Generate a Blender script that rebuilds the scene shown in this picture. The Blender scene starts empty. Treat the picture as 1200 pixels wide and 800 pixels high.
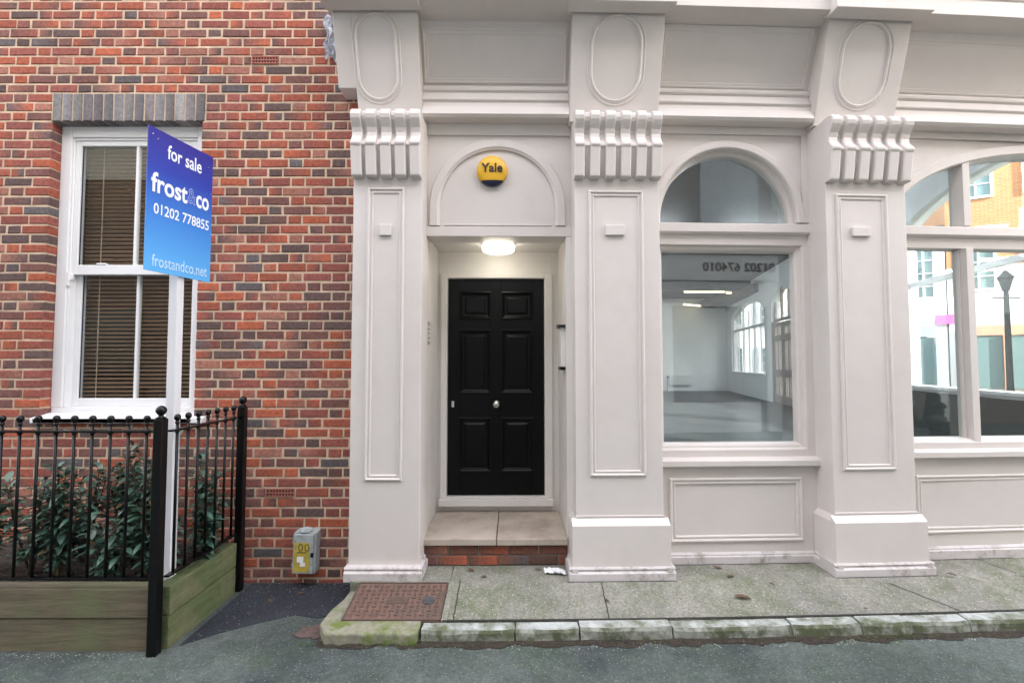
import bpy, bmesh, math, random
from mathutils import Vector, Matrix
random.seed(7)
R = math.radians
C = bpy.context.scene.collection
S = bpy.context.scene
# ------------------------------------------------------------------ camera, sky, sun, exposure
cd = bpy.data.cameras.new('camera'); cam = bpy.data.objects.new('camera', cd); C.objects.link(cam)
cd.sensor_width = 36; cd.lens = 16.8; cd.clip_start = .05; cd.clip_end = 500
cam.location = (0, -3.66, 1.65); cam.rotation_euler = (R(92.5), 0, 0); S.camera = cam
SUN_AZ = math.atan2(.72, -.69)      # compass angle from +Y towards +X
SUN_EL = R(23)
W = bpy.data.worlds.new('World'); S.world = W; W.use_nodes = True
nt = W.node_tree; nt.nodes.clear()
out = nt.nodes.new('ShaderNodeOutputWorld'); bg = nt.nodes.new('ShaderNodeBackground')
sky = nt.nodes.new('ShaderNodeTexSky'); sky.sky_type = 'NISHITA'; sky.sun_disc = False
sky.sun_elevation = SUN_EL; sky.sun_rotation = SUN_AZ; sky.air_density = 1.0; sky.dust_density = 2.0; sky.ozone_density = 1.0
tc = nt.nodes.new('ShaderNodeTexCoord'); no = nt.nodes.new('ShaderNodeTexNoise'); no.inputs['Scale'].default_value = 2.2; no.inputs['Detail'].default_value = 6
rp = nt.nodes.new('ShaderNodeValToRGB'); rp.color_ramp.elements[0].position = .30; rp.color_ramp.elements[1].position = .62
mx = nt.nodes.new('ShaderNodeMixRGB'); mx.inputs[2].default_value = (3.9, 3.7, 3.65, 1)
nt.links.new(tc.outputs['Generated'], no.inputs['Vector']); nt.links.new(no.outputs['Fac'], rp.inputs['Fac'])
nt.links.new(rp.outputs['Color'], mx.inputs[0]); nt.links.new(sky.outputs['Color'], mx.inputs[1])
nt.links.new(mx.outputs['Color'], bg.inputs['Color']); nt.links.new(bg.outputs['Background'], out.inputs['Surface'])
bg.inputs['Strength'].default_value = .15
sd = bpy.data.lights.new('sun', 'SUN'); sd.energy = 3.2; sd.angle = R(.5); sd.color = (1, .93, .84)
sun = bpy.data.objects.new('sun', sd); C.objects.link(sun)
sv = Vector((math.sin(SUN_AZ)*math.cos(SUN_EL), math.cos(SUN_AZ)*math.cos(SUN_EL), math.sin(SUN_EL)))
sun.rotation_euler = sv.to_track_quat('Z', 'Y').to_euler(); sun.location = (20, -20, 20)
S.view_settings.view_transform = 'Standard'; S.view_settings.look = 'None'; S.view_settings.gamma = 1
S.view_settings.exposure = 3.12; S.view_settings.use_curve_mapping = False
S.render.engine = 'CYCLES'
S.cycles.max_bounces = 10; S.cycles.diffuse_bounces = 5; S.cycles.transparent_max_bounces = 16; S.cycles.glossy_bounces = 4

# ------------------------------------------------------------------ materials
def nodes(name):
    m = bpy.data.materials.new(name); m.use_nodes = True; t = m.node_tree
    return m, t, t.nodes['Principled BSDF']
def N(t, kind, **kw):
    n = t.nodes.new(kind)
    for k, v in kw.items():
        if k in n.inputs: n.inputs[k].default_value = v
        else: setattr(n, k, v)
    return n
def mat(name, col, rough=.5, metal=0, var=.08, scale=6, bump=.1, bscale=60, stretch=None, spec=.5, col2=None, patch=None, pscale=3, plo=.5, phi=.65, bdist=.004):
    """noise-varied paint/stone/wood: col mottled by var, patch = a second colour laid in blotches"""
    m, t, b = nodes(name); L = t.links.new
    b.inputs['Roughness'].default_value = rough; b.inputs['Metallic'].default_value = metal
    b.inputs['Specular IOR Level'].default_value = spec
    co = N(t, 'ShaderNodeTexCoord'); mp = N(t, 'ShaderNodeMapping')
    if stretch: mp.inputs['Scale'].default_value = stretch
    L(co.outputs['Object'], mp.inputs['Vector'])
    n1 = N(t, 'ShaderNodeTexNoise', Scale=scale, Detail=8, Roughness=.65); L(mp.outputs[0], n1.inputs['Vector'])
    r = N(t, 'ShaderNodeMapRange'); r.inputs['From Min'].default_value = .3; r.inputs['From Max'].default_value = .7
    L(n1.outputs['Fac'], r.inputs['Value'])
    a = N(t, 'ShaderNodeMixRGB'); L(r.outputs[0], a.inputs[0])
    c2 = col2 or tuple(c*(1-var) for c in col)
    a.inputs[1].default_value = (*[min(1, c*(1+var)) for c in col], 1); a.inputs[2].default_value = (*c2, 1)
    last = a.outputs[0]
    if patch:
        n2 = N(t, 'ShaderNodeTexNoise', Scale=pscale, Detail=6, Roughness=.7); L(co.outputs['Object'], n2.inputs['Vector'])
        r2 = N(t, 'ShaderNodeMapRange'); r2.inputs['From Min'].default_value = plo; r2.inputs['From Max'].default_value = phi
        L(n2.outputs['Fac'], r2.inputs['Value'])
        q = N(t, 'ShaderNodeMixRGB'); L(r2.outputs[0], q.inputs[0]); L(last, q.inputs[1]); q.inputs[2].default_value = (*patch, 1); last = q.outputs[0]
    L(last, b.inputs['Base Color'])
    if bump:
        n3 = N(t, 'ShaderNodeTexNoise', Scale=bscale, Detail=5); L(mp.outputs[0], n3.inputs['Vector'])
        bp = N(t, 'ShaderNodeBump', Strength=bump, Distance=bdist); L(n3.outputs['Fac'], bp.inputs['Height']); L(bp.outputs[0], b.inputs['Normal'])
    return m
def emit(name, col, st):
    m, t, b = nodes(name); b.inputs['Base Color'].default_value = (*col, 1)
    b.inputs['Emission Color'].default_value = (*col, 1); b.inputs['Emission Strength'].default_value = st
    return m
def glass(name, tint=(.93, .97, .955), boost=1.0):
    m = bpy.data.materials.new(name); m.use_nodes = True; t = m.node_tree; t.nodes.clear(); L = t.links.new
    o = N(t, 'ShaderNodeOutputMaterial'); mixs = N(t, 'ShaderNodeMixShader'); tr = N(t, 'ShaderNodeBsdfTransparent'); gl = N(t, 'ShaderNodeBsdfGlossy')
    gl.inputs['Roughness'].default_value = .0; tr.inputs['Color'].default_value = (*tint, 1)
    g = N(t, 'ShaderNodeNewGeometry'); dp = N(t, 'ShaderNodeVectorMath', operation='DOT_PRODUCT')
    L(g.outputs['Incoming'], dp.inputs[0]); L(g.outputs['Normal'], dp.inputs[1])
    ab = N(t, 'ShaderNodeMath', operation='ABSOLUTE'); L(dp.outputs['Value'], ab.inputs[0])
    om = N(t, 'ShaderNodeMath', operation='SUBTRACT'); om.inputs[0].default_value = 1; L(ab.outputs[0], om.inputs[1])
    pw = N(t, 'ShaderNodeMath', operation='POWER'); L(om.outputs[0], pw.inputs[0]); pw.inputs[1].default_value = 5
    mu = N(t, 'ShaderNodeMath', operation='MULTIPLY_ADD'); L(pw.outputs[0], mu.inputs[0]); mu.inputs[1].default_value = .95; mu.inputs[2].default_value = .045*boost
    L(mu.outputs[0], mixs.inputs[0]); L(tr.outputs[0], mixs.inputs[1]); L(gl.outputs[0], mixs.inputs[2]); L(mixs.outputs[0], o.inputs['Surface'])
    return m
def brick_attr(name):
    m, t, b = nodes(name); L = t.links.new
    at = N(t, 'ShaderNodeAttribute', attribute_name='col'); co = N(t, 'ShaderNodeTexCoord')
    n = N(t, 'ShaderNodeTexNoise', Scale=38, Detail=8, Roughness=.7); L(co.outputs['Object'], n.inputs['Vector'])
    n0 = N(t, 'ShaderNodeTexNoise', Scale=9, Detail=4, Roughness=.6); L(co.outputs['Object'], n0.inputs['Vector'])
    r = N(t, 'ShaderNodeMapRange'); r.inputs['From Min'].default_value = .3; r.inputs['From Max'].default_value = .7; r.inputs['To Min'].default_value = .62; r.inputs['To Max'].default_value = 1.35
    L(n.outputs['Fac'], r.inputs['Value'])
    v = N(t, 'ShaderNodeMixRGB', blend_type='MULTIPLY'); v.inputs[0].default_value = 1; L(at.outputs['Color'], v.inputs[1]); L(r.outputs[0], v.inputs[2])
    r0 = N(t, 'ShaderNodeMapRange'); r0.inputs['From Min'].default_value = .56; r0.inputs['From Max'].default_value = .72; r0.inputs['To Max'].default_value = .5; L(n0.outputs['Fac'], r0.inputs['Value'])
    w = N(t, 'ShaderNodeMixRGB'); L(r0.outputs[0], w.inputs[0]); L(v.outputs[0], w.inputs[1]); w.inputs[2].default_value = (.12, .085, .085, 1)
    L(w.outputs[0], b.inputs['Base Color']); b.inputs['Roughness'].default_value = .88; b.inputs['Specular IOR Level'].default_value = .25
    bp = N(t, 'ShaderNodeBump', Strength=.55, Distance=.006); L(n.outputs['Fac'], bp.inputs['Height']); L(bp.outputs[0], b.inputs['Normal'])
    return m
def brick_tex(name, c1, c2, mortar, rotx=True):
    m, t, b = nodes(name); L = t.links.new
    co = N(t, 'ShaderNodeTexCoord'); sp = N(t, 'ShaderNodeSeparateXYZ'); cb = N(t, 'ShaderNodeCombineXYZ')
    L(co.outputs['Object'], sp.inputs[0]); L(sp.outputs['X' if rotx else 'Y'], cb.inputs[0]); L(sp.outputs['Z'], cb.inputs[1])
    br = N(t, 'ShaderNodeTexBrick', Scale=1); br.inputs['Brick Width'].default_value = .225; br.inputs['Row Height'].default_value = .075
    br.inputs['Mortar Size'].default_value = .008; br.inputs['Color1'].default_value = (*c1, 1); br.inputs['Color2'].default_value = (*c2, 1); br.inputs['Mortar'].default_value = (*mortar, 1)
    L(cb.outputs[0], br.inputs['Vector']); L(br.outputs['Color'], b.inputs['Base Color']); b.inputs['Roughness'].default_value = .9
    return m
def ground_mat(name, base, alt, speck, speckamt=.12, green=None, bumpd=.01, rough=.9, gscale=1.6):
    """asphalt / concrete: fine aggregate from voronoi, broad mottling, optional moss"""
    m, t, b = nodes(name); L = t.links.new; co = N(t, 'ShaderNodeTexCoord')
    n1 = N(t, 'ShaderNodeTexNoise', Scale=gscale, Detail=9, Roughness=.68); L(co.outputs['Object'], n1.inputs['Vector'])
    r = N(t, 'ShaderNodeMapRange'); r.inputs['From Min'].default_value = .35; r.inputs['From Max'].default_value = .65; L(n1.outputs['Fac'], r.inputs['Value'])
    a = N(t, 'ShaderNodeMixRGB'); L(r.outputs[0], a.inputs[0]); a.inputs[1].default_value = (*base, 1); a.inputs[2].default_value = (*alt, 1); last = a.outputs[0]
    if green:
        n2 = N(t, 'ShaderNodeTexNoise', Scale=2.7, Detail=8, Roughness=.75, Distortion=.4); L(co.outputs['Object'], n2.inputs['Vector'])
        r2 = N(t, 'ShaderNodeMapRange'); r2.inputs['From Min'].default_value = .47; r2.inputs['From Max'].default_value = .68; r2.inputs['To Max'].default_value = .85; L(n2.outputs['Fac'], r2.inputs['Value'])
        q = N(t, 'ShaderNodeMixRGB'); L(r2.outputs[0], q.inputs[0]); L(last, q.inputs[1]); q.inputs[2].default_value = (*green, 1); last = q.outputs[0]
    n5 = N(t, 'ShaderNodeTexNoise', Scale=55, Detail=4, Roughness=.8); L(co.outputs['Object'], n5.inputs['Vector'])
    r5 = N(t, 'ShaderNodeMapRange'); r5.inputs['From Min'].default_value = .3; r5.inputs['From Max'].default_value = .7; r5.inputs['To Min'].default_value = .6; r5.inputs['To Max'].default_value = 1.4; L(n5.outputs['Fac'], r5.inputs['Value'])
    v5 = N(t, 'ShaderNodeMixRGB', blend_type='MULTIPLY'); v5.inputs[0].default_value = 1; L(last, v5.inputs[1]); L(r5.outputs[0], v5.inputs[2]); last = v5.outputs[0]
    vo = N(t, 'ShaderNodeTexVoronoi', Scale=95); L(co.outputs['Object'], vo.inputs['Vector'])
    sx = N(t, 'ShaderNodeSeparateXYZ'); L(vo.outputs['Color'], sx.inputs[0])
    gt = N(t, 'ShaderNodeMath', operation='GREATER_THAN'); L(sx.outputs[0], gt.inputs[0]); gt.inputs[1].default_value = 1-speckamt
    lt = N(t, 'ShaderNodeMath', operation='LESS_THAN'); L(vo.outputs['Distance'], lt.inputs[0]); lt.inputs[1].default_value = .33
    ml = N(t, 'ShaderNodeMath', operation='MULTIPLY'); L(gt.outputs[0], ml.inputs[0]); L(lt.outputs[0], ml.inputs[1])
    s = N(t, 'ShaderNodeMixRGB'); L(ml.outputs[0], s.inputs[0]); L(last, s.inputs[1]); s.inputs[2].default_value = (*speck, 1)
    L(s.outputs[0], b.inputs['Base Color']); b.inputs['Roughness'].default_value = rough; b.inputs['Specular IOR Level'].default_value = .3
    ad = N(t, 'ShaderNodeMath', operation='ADD'); L(n5.outputs['Fac'], ad.inputs[0]); L(vo.outputs['Distance'], ad.inputs[1])
    bp = N(t, 'ShaderNodeBump', Strength=.6, Distance=bumpd); L(ad.outputs[0], bp.inputs['Height']); L(bp.outputs[0], b.inputs['Normal'])
    return m
PAINT = mat('grey_cream_paint', (.645, .598, .567), .42, var=.025, scale=4, bump=.16, bscale=26, patch=(.60, .545, .505), pscale=1.7, plo=.50, phi=.8)
PAINT_D = mat('soiled_cream_paint', (.57, .53, .52), .5, var=.08, scale=9, bump=.25, bscale=40, patch=(.26, .23, .19), pscale=9, plo=.53, phi=.72)
CREAM = mat('porch_cream_paint', (.73, .70, .67), .45, var=.03, bump=.05)
WHITE = mat('white_plastic', (.80, .80, .80), .3, var=.02, bump=.02)
BLACKDOOR = mat('black_gloss_paint', (.0022, .0022, .0025), .3, var=.2, bump=.03, bscale=14, spec=.2)
IRON = mat('black_painted_iron', (.003, .003, .0035), .3, var=.3, scale=30, bump=.15, bscale=90, spec=.3)
CHROME = mat('satin_chrome', (.62, .62, .60), .25, metal=1, bump=0)
GLASS = glass('window_glass', (.955, .98, .98), 1.45); GLASS_H = glass('sash_glass', (.95, .97, .95), 1.3)
BRICK = brick_attr('wall_brick')
MORTAR = mat('buff_mortar', (.60, .45, .325), .95, var=.25, scale=14, bump=.6, bscale=120, patch=(.36, .26, .19), pscale=1.4, plo=.5, phi=.75)
DARKB = mat('near_black', (.03, .028, .026), .9, bump=0)  # near-black for joints, printed marks and the backing of air-brick holes
ASPHALT = ground_mat('asphalt', (.036, .045, .045), (.115, .135, .125), (.22, .235, .225), .12, gscale=1.1, green=(.060, .085, .058))
ASPH_N = ground_mat('fresh_asphalt', (.022, .024, .032), (.045, .05, .062), (.30, .30, .30), .05)
CONC = ground_mat('pavement_concrete', (.17, .17, .145), (.29, .28, .245), (.50, .49, .45), .08, green=(.11, .135, .065), bumpd=.004, gscale=2.4)
KERBF = mat('soiled_kerb_face', (.21, .22, .185), .92, var=.4, scale=16, bump=.8, bscale=50, patch=(.07, .08, .04), pscale=8, plo=.42, phi=.58)
KERB = mat('kerb_stone', (.38, .40, .385), .88, var=.35, scale=11, bump=.7, bscale=45, patch=(.11, .125, .07), pscale=6, plo=.45, phi=.64)
MOSS = mat('mossy_concrete', (.26, .25, .19), .95, var=.25, scale=18, bump=.8, bscale=60, patch=(.13, .17, .04), pscale=8, plo=.46, phi=.62)
STONE = mat('step_stone', (.44, .38, .32), .8, var=.1, scale=5, bump=.25, bscale=70, patch=(.31, .25, .20), pscale=4, plo=.48, phi=.7)
SLEEPER = mat('sleeper_timber', (.165, .135, .085), .85, col2=(.085, .068, .045), scale=4, stretch=(1.2, 9, 12), bump=.6, bscale=11, patch=(.13, .15, .07), pscale=2.5, plo=.48, phi=.75)
SLEEPER_S = mat('algae_timber', (.105, .135, .05), .85, col2=(.05, .065, .025), scale=4, stretch=(9, 1.2, 12), bump=.6, bscale=11, patch=(.16, .15, .08), pscale=3, plo=.5, phi=.7)
SOIL = mat('soil', (.035, .026, .018), .95, var=.5, scale=22, bump=1, bscale=40, bdist=.03)
RUST = mat('rusty_iron', (.15, .088, .066), .8, var=.3, scale=25, bump=.5, bscale=90, patch=(.11, .075, .062), pscale=6)
RUST_D = mat('rusty_iron_ribs', (.095, .06, .048), .8, var=.35, scale=25, bump=.5, bscale=90)
TERRA = mat('terracotta', (.34, .12, .09), .9, var=.2, scale=30, bump=.3)
METER = mat('galvanised_grey', (.38, .42, .43), .5, var=.15, scale=9, bump=.25, bscale=30, patch=(.24, .25, .24), pscale=14)
YELLOWL = mat('yellow_sticker', (.50, .38, .05), .5, var=.25, scale=18, bump=.05, patch=(.30, .27, .12), pscale=25)
BLINDM = mat('brown_blind', (.42, .26, .16), .5, var=.15, scale=10, bump=.05)
BLINDT = mat('cream_tape', (.45, .36, .25), .7, bump=.05)
ROOM = mat('room_white', (.78, .80, .81), .6, var=.03, scale=2, bump=.05)
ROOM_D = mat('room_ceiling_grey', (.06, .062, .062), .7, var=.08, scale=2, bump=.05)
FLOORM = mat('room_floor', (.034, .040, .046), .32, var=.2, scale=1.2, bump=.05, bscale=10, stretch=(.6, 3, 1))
GREYDOOR = mat('grey_brown_paint', (.28, .25, .23), .5, bump=.05)
LEAFM = mat('laurel_leaf', (.055, .115, .085), .35, var=.5, scale=14, bump=.1, col2=(.022, .046, .030), patch=(.10, .15, .085), pscale=6, plo=.52, phi=.7)
LEAFR = mat('young_leaf', (.12, .075, .045), .35, var=.3, bump=.1)
STEM = mat('shrub_stem', (.09, .07, .04), .8, bump=.3)
DEAD = mat('dead_leaf', (.10, .06, .035), .8, var=.35, scale=20, bump=.4)
PAPER = mat('crumpled_paper', (.78, .80, .82), .7, var=.04, bump=.2)
FOIL = mat('grey_flashing', (.36, .37, .41), .4, var=.1, scale=8, bump=.1, bscale=20)
LEAD = mat('lead_flashing', (.06, .06, .065), .6, bump=.3)
YELLOW = mat('yellow_plastic', (.78, .44, .015), .32, var=.02, bump=0)
NAVY = mat('navy_plastic', (.012, .018, .05), .4, bump=0)
BROWNINK = mat('dark_lettering', (.03, .018, .012), .5, bump=0)
INTERC = mat('intercom_steel', (.52, .5, .46), .35, metal=.5, bump=.1)
LAMPG = emit('lamp_diffuser', (1, .93, .76), 1.15)
STRIP = emit('strip_lamp', (1, .78, .42), .55)
FILL_STRIP = emit('fill_strip_lamp', (.88, .95, 1), 9.0)  # for the added fill strips that brighten the room from out of view
DIM = mat('weathered_grey_iron', (.05, .06, .062), .75, spec=.1, bump=0)
WALL_SHADE = mat('painted_wall_shade', (.05, .055, .055), .5, bump=0)  # dark colour standing for shade on the wall under the side windows
POSTW = mat('white_painted_post', (.70, .70, .72), .5, var=.05, scale=12, stretch=(6, 6, .6), bump=.2)
OPP_W = mat('opposite_render', (.74, .76, .74), .8, var=.08, scale=2, bump=.2)
OPP_B = brick_tex('opposite_brick', (.13, .085, .065), (.08, .06, .052), (.24, .20, .17))
OPP_C = mat('cream_render', (.66, .60, .50), .8, var=.05, bump=.1)
ORANGEB = brick_tex('orange_brick', (.52, .24, .10), (.44, .19, .08), (.5, .36, .22))
DGLASS = mat('dark_glazing', (.03, .035, .04), .08, bump=0)
TEAL = mat('far_glazing', (.17, .26, .27), .1, bump=0)
BLUEP = mat('pale_blue_paint', (.36, .48, .55), .5, bump=0)
PEACH = mat('peach_paint', (.58, .34, .24), .5, bump=0)
SHRUBM = mat('pink_sign', (.55, .12, .35), .6, bump=0)
GREENS = mat('green_sign', (.08, .38, .18), .6, bump=0)
# the for-sale board: printed gradient from indigo to sky blue (ink on the board, a function of height on it)
def board_mat():
    m, t, b = nodes('printed_board'); L = t.links.new
    co = N(t, 'ShaderNodeTexCoord'); sp = N(t, 'ShaderNodeSeparateXYZ'); L(co.outputs['Object'], sp.inputs[0])
    r = N(t, 'ShaderNodeMapRange'); r.inputs['From Max'].default_value = .84; L(sp.outputs['Z'], r.inputs['Value'])
    cr = N(t, 'ShaderNodeValToRGB'); e = cr.color_ramp.elements
    e[0].position = 0; e[0].color = (.10, .40, .78, 1); e[1].position = 1; e[1].color = (.028, .022, .24, 1)
    q = e.new(.42); q.color = (.035, .19, .60, 1); q = e.new(.72); q.color = (.02, .045, .36, 1)
    L(r.outputs[0], cr.inputs[0]); L(cr.outputs[0], b.inputs['Base Color']); b.inputs['Roughness'].default_value = .35
    return m
BOARD = board_mat()
INKW = mat('white_ink', (.80, .82, .86), .5, var=.02, bump=0)
INKB = mat('pale_blue_ink', (.34, .42, .80), .5, var=.02, bump=0)

# ------------------------------------------------------------------ builders
def bendf(u): return .007*max(0, u+1)**2
class MB:
    def __init__(s): s.b = bmesh.new(); s.cols = None
    def face(s, vs, mi=0):
        try:
            f = s.b.faces.new(vs); f.material_index = mi; return f
        except ValueError: return None
    def box(s, x0, x1, y0, y1, z0, z1, mi=0):
        v = [s.b.verts.new(p) for p in ((x0,y0,z0),(x1,y0,z0),(x1,y1,z0),(x0,y1,z0),(x0,y0,z1),(x1,y0,z1),(x1,y1,z1),(x0,y1,z1))]
        for f in ((0,3,2,1),(4,5,6,7),(0,1,5,4),(1,2,6,5),(2,3,7,6),(3,0,4,7)): s.face([v[i] for i in f], mi)
        return v
    def obox(s, p, r, u, n, w, h, d, mi=0):     # oriented box centred on p; r,u,n unit vectors
        p, r, u, n = map(Vector, (p, r, u, n)); v = []
        for a, b_, c in ((-1,-1,-1),(1,-1,-1),(1,1,-1),(-1,1,-1),(-1,-1,1),(1,-1,1),(1,1,1),(-1,1,1)):
            v.append(s.b.verts.new(p + r*a*w/2 + n*b_*d/2 + u*c*h/2))
        for f in ((0,3,2,1),(4,5,6,7),(0,1,5,4),(1,2,6,5),(2,3,7,6),(3,0,4,7)): s.face([v[i] for i in f], mi)
        return v
    def prof_u(s, pts, u0, u1, mi=0, segs=1):            # profile of (y,z) extruded along u
        rows = [[s.b.verts.new((u0+(u1-u0)*k/segs, y, z)) for y, z in pts] for k in range(segs+1)]
        n = len(pts)
        for k in range(segs):
            for i in range(n): s.face([rows[k][i], rows[k][(i+1) % n], rows[k+1][(i+1) % n], rows[k+1][i]], mi)
        s.face(rows[0], mi); s.face(rows[-1][::-1], mi)
    def prism(s, pts, y0, y1, mi=0):             # outline of (u,z) extruded in y
        a = [s.b.verts.new((x, y0, z)) for x, z in pts]; c = [s.b.verts.new((x, y1, z)) for x, z in pts]
        s.face(a, mi); s.face(c[::-1], mi); n = len(pts)
        for i in range(n): s.face([a[i], a[(i+1) % n], c[(i+1) % n], c[i]], mi)
    def vprism(s, pts, z0, z1, mi=0):            # plan outline (x,y) extruded in z
        a = [s.b.verts.new((x, y, z0)) for x, y in pts]; c = [s.b.verts.new((x, y, z1)) for x, y in pts]
        s.face(a, mi); s.face(c[::-1], mi); n = len(pts)
        for i in range(n): s.face([a[i], a[(i+1) % n], c[(i+1) % n], c[i]], mi)
    def sweep(s, path, prof, y0, closed=True, mi=0):     # moulding round a path in (u,z); prof = (outward, forward)
        n = len(path); rows = []
        for i in range(n):
            p = Vector(path[i]); a = Vector(path[i-1]) if (closed or i > 0) else None; b_ = Vector(path[(i+1) % n]) if (closed or i < n-1) else None
            d1 = (p-a).normalized() if a is not None else None; d2 = (b_-p).normalized() if b_ is not None else None
            d1 = d1 if d1 is not None else d2; d2 = d2 if d2 is not None else d1
            n1 = Vector((d1.y, -d1.x)); n2 = Vector((d2.y, -d2.x)); m = (n1+n2).normalized(); k = 1/max(.3, m.dot(n1))
            rows.append([s.b.verts.new((p.x+m.x*k*q, y0-d, p.y+m.y*k*q)) for q, d in prof])
        for i in range(n if closed else n-1):
            r0, r1 = rows[i], rows[(i+1) % n]
            for j in range(len(prof)-1): s.face([r0[j], r0[j+1], r1[j+1], r1[j]], mi)
        if not closed: s.face(rows[0], mi); s.face(rows[-1][::-1], mi)
    def tube(s, pts, r, seg=10, mi=0, caps=True):
        rows = []; pts = [Vector(p) for p in pts]; rr = r if isinstance(r, (list, tuple)) else [r]*len(pts)
        for i, p in enumerate(pts):
            d = (pts[min(i+1, len(pts)-1)]-pts[max(i-1, 0)]).normalized()
            a = d.orthogonal().normalized() if abs(d.z) < .9 else Vector((1, 0, 0)); a = (a-d*a.dot(d)).normalized(); b_ = d.cross(a)
            rows.append([s.b.verts.new(p+(a*math.cos(t)+b_*math.sin(t))*rr[i]) for t in [2*math.pi*k/seg for k in range(seg)]])
        for i in range(len(pts)-1):
            for k in range(seg): s.face([rows[i][k], rows[i][(k+1) % seg], rows[i+1][(k+1) % seg], rows[i+1][k]], mi)
        if caps: s.face(rows[0][::-1], mi); s.face(rows[-1], mi)
    def lathe(s, c, prof, axis='z', seg=24, mi=0):        # prof (radius, height along axis); 'y' = towards the viewer
        rows = []
        for r, h in prof:
            row = []
            for k in range(seg):
                t = 2*math.pi*k/seg; x, y = r*math.cos(t), r*math.sin(t)
                row.append(s.b.verts.new((c[0]+x, c[1]+y, c[2]+h) if axis == 'z' else (c[0]+x, c[1]-h, c[2]+y) if axis == 'y' else (c[0]+h, c[1]+x, c[2]+y)))
            rows.append(row)
        for i in range(len(rows)-1):
            for k in range(seg): s.face([rows[i][k], rows[i][(k+1) % seg], rows[i+1][(k+1) % seg], rows[i+1][k]], mi)
        s.face(rows[0][::-1], mi); s.face(rows[-1], mi)
    def ball(s, c, r, mi=0, seg=12):
        s.lathe(c, [(max(.0005, r*math.sin(math.pi*k/8)), -r*math.cos(math.pi*k/8)) for k in range(9)], seg=seg, mi=mi)
    def shear(s, z0, k):
        for v in s.b.verts: v.co.y += k*(v.co.z-z0)
    def build(s, name, m, parent=None, bend=False, bevel=0, smooth=False, seg=2):
        if bend:
            for v in s.b.verts: v.co.y += bendf(v.co.x)
        bmesh.ops.recalc_face_normals(s.b, faces=s.b.faces)
        xs = [v.co.x for v in s.b.verts]; ys = [v.co.y for v in s.b.verts]; zs = [v.co.z for v in s.b.verts]
        o0 = Vector(((min(xs)+max(xs))/2, (min(ys)+max(ys))/2, min(zs)))
        bmesh.ops.translate(s.b, verts=s.b.verts, vec=-o0)
        me = bpy.data.meshes.new(name); s.b.to_mesh(me); s.b.free()
        for q in (m if isinstance(m, (list, tuple)) else [m]): me.materials.append(q)
        if smooth: me.polygons.foreach_set('use_smooth', [True]*len(me.polygons))
        o = bpy.data.objects.new(name, me); C.objects.link(o); put(o, o0, parent)
        if bevel:
            md = o.modifiers.new('bevel', 'BEVEL'); md.width = bevel; md.segments = seg; md.limit_method = 'ANGLE'; md.angle_limit = R(40); md.harden_normals = False
        return o
def wpos(o):
    p = Vector(o.location)
    while o.parent: o = o.parent; p += Vector(o.location)
    return p
def put(o, loc, parent):
    if parent: o.parent = parent; o.location = Vector(loc)-wpos(parent)
    else: o.location = loc
def tag(o, label=None, cat=None, group=None, kind=None):
    if label: o['label'] = label
    if cat: o['category'] = cat
    if group: o['group'] = group
    if kind: o['kind'] = kind
    return o
def empty(name, loc, label, cat, group=None):
    o = bpy.data.objects.new(name, None); C.objects.link(o); o.location = loc; o.empty_display_size = .1
    return tag(o, label, cat, group)
def rect(x0, x1, z0, z1): return [(x0, z0), (x1, z0), (x1, z1), (x0, z1)]
def arc(cx, cz, a, b, n=40, t0=0, t1=math.pi): return [(cx+a*math.cos(t0+(t1-t0)*k/n), cz+b*math.sin(t0+(t1-t0)*k/n)) for k in range(n+1)]
def textmesh(name, body, origin, r, u, width, height, m, parent, bold=.012, ext=.0012, thin=False, mirror=False):
    """lettering fitted into width x height, lower-left corner at origin, r = reading direction, u = up"""
    cu = bpy.data.curves.new(name, 'FONT'); cu.body = body; cu.size = 1; cu.offset = bold; cu.extrude = .001; cu.resolution_u = 3
    if thin: cu.fill_mode = 'NONE'; cu.bevel_depth = .022; cu.bevel_resolution = 0; cu.extrude = 0
    tmp = bpy.data.objects.new('tmp', cu); C.objects.link(tmp)
    dg = bpy.context.evaluated_depsgraph_get(); me = bpy.data.meshes.new_from_object(tmp.evaluated_get(dg)); bpy.data.objects.remove(tmp)
    xs = [v.co.x for v in me.vertices]; ys = [v.co.y for v in me.vertices]
    sx = width/(max(xs)-min(xs)); sy = height/(max(ys)-min(ys)) if height else sx
    r, u = Vector(r).normalized(), Vector(u).normalized(); n = r.cross(u)
    zs = [v.co.z for v in me.vertices]; zr = max(1e-6, max(zs)-min(zs))
    for v in me.vertices:
        v.co = r*(v.co.x-min(xs))*sx + u*(v.co.y-min(ys))*sy + n*((v.co.z-min(zs))/zr*ext)
    me.materials.append(m); o = bpy.data.objects.new(name, me); C.objects.link(o); put(o, Vector(origin), parent); return o

# ------------------------------------------------------------------ ground
g = MB(); g.box(-80, 80, -80, 90, -.3, 0); tag(g.build('road', ASPHALT), kind='structure')
g = MB()                                    # darker newer patch of tarmac in front of the brick wall
pts = [(-1.94, -.02), (-1.13, -.02), (-1.12, -.42), (-1.25, -.5), (-1.42, -.46), (-1.6, -.55), (-1.80, -.68), (-1.94, -.80)]
g.vprism(pts, .000, .005); tag(g.build('tarmac_patch', ASPH_N), kind='structure')
g = MB(); nu, nd = 60, 6                       # pavement with a fall to the kerb
def pave_z(d): return .128 if d > -.30 else .128-(-.30-d)/.36*.066
g.prof_u([(-.655, -.05), (.30, -.05), (.30, .128), (-.30, .128), (-.655, pave_z(-.655))], -.435, 7.5, segs=20)
g.prof_u([(-.15, -.05), (.05, -.05), (.05, .128), (-.15, .128)], -1.115, -.43)
pv = g.build('pavement', CONC, bend=True); tag(pv, kind='structure')
g = MB()                                        # hairline joints of the slabs
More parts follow.
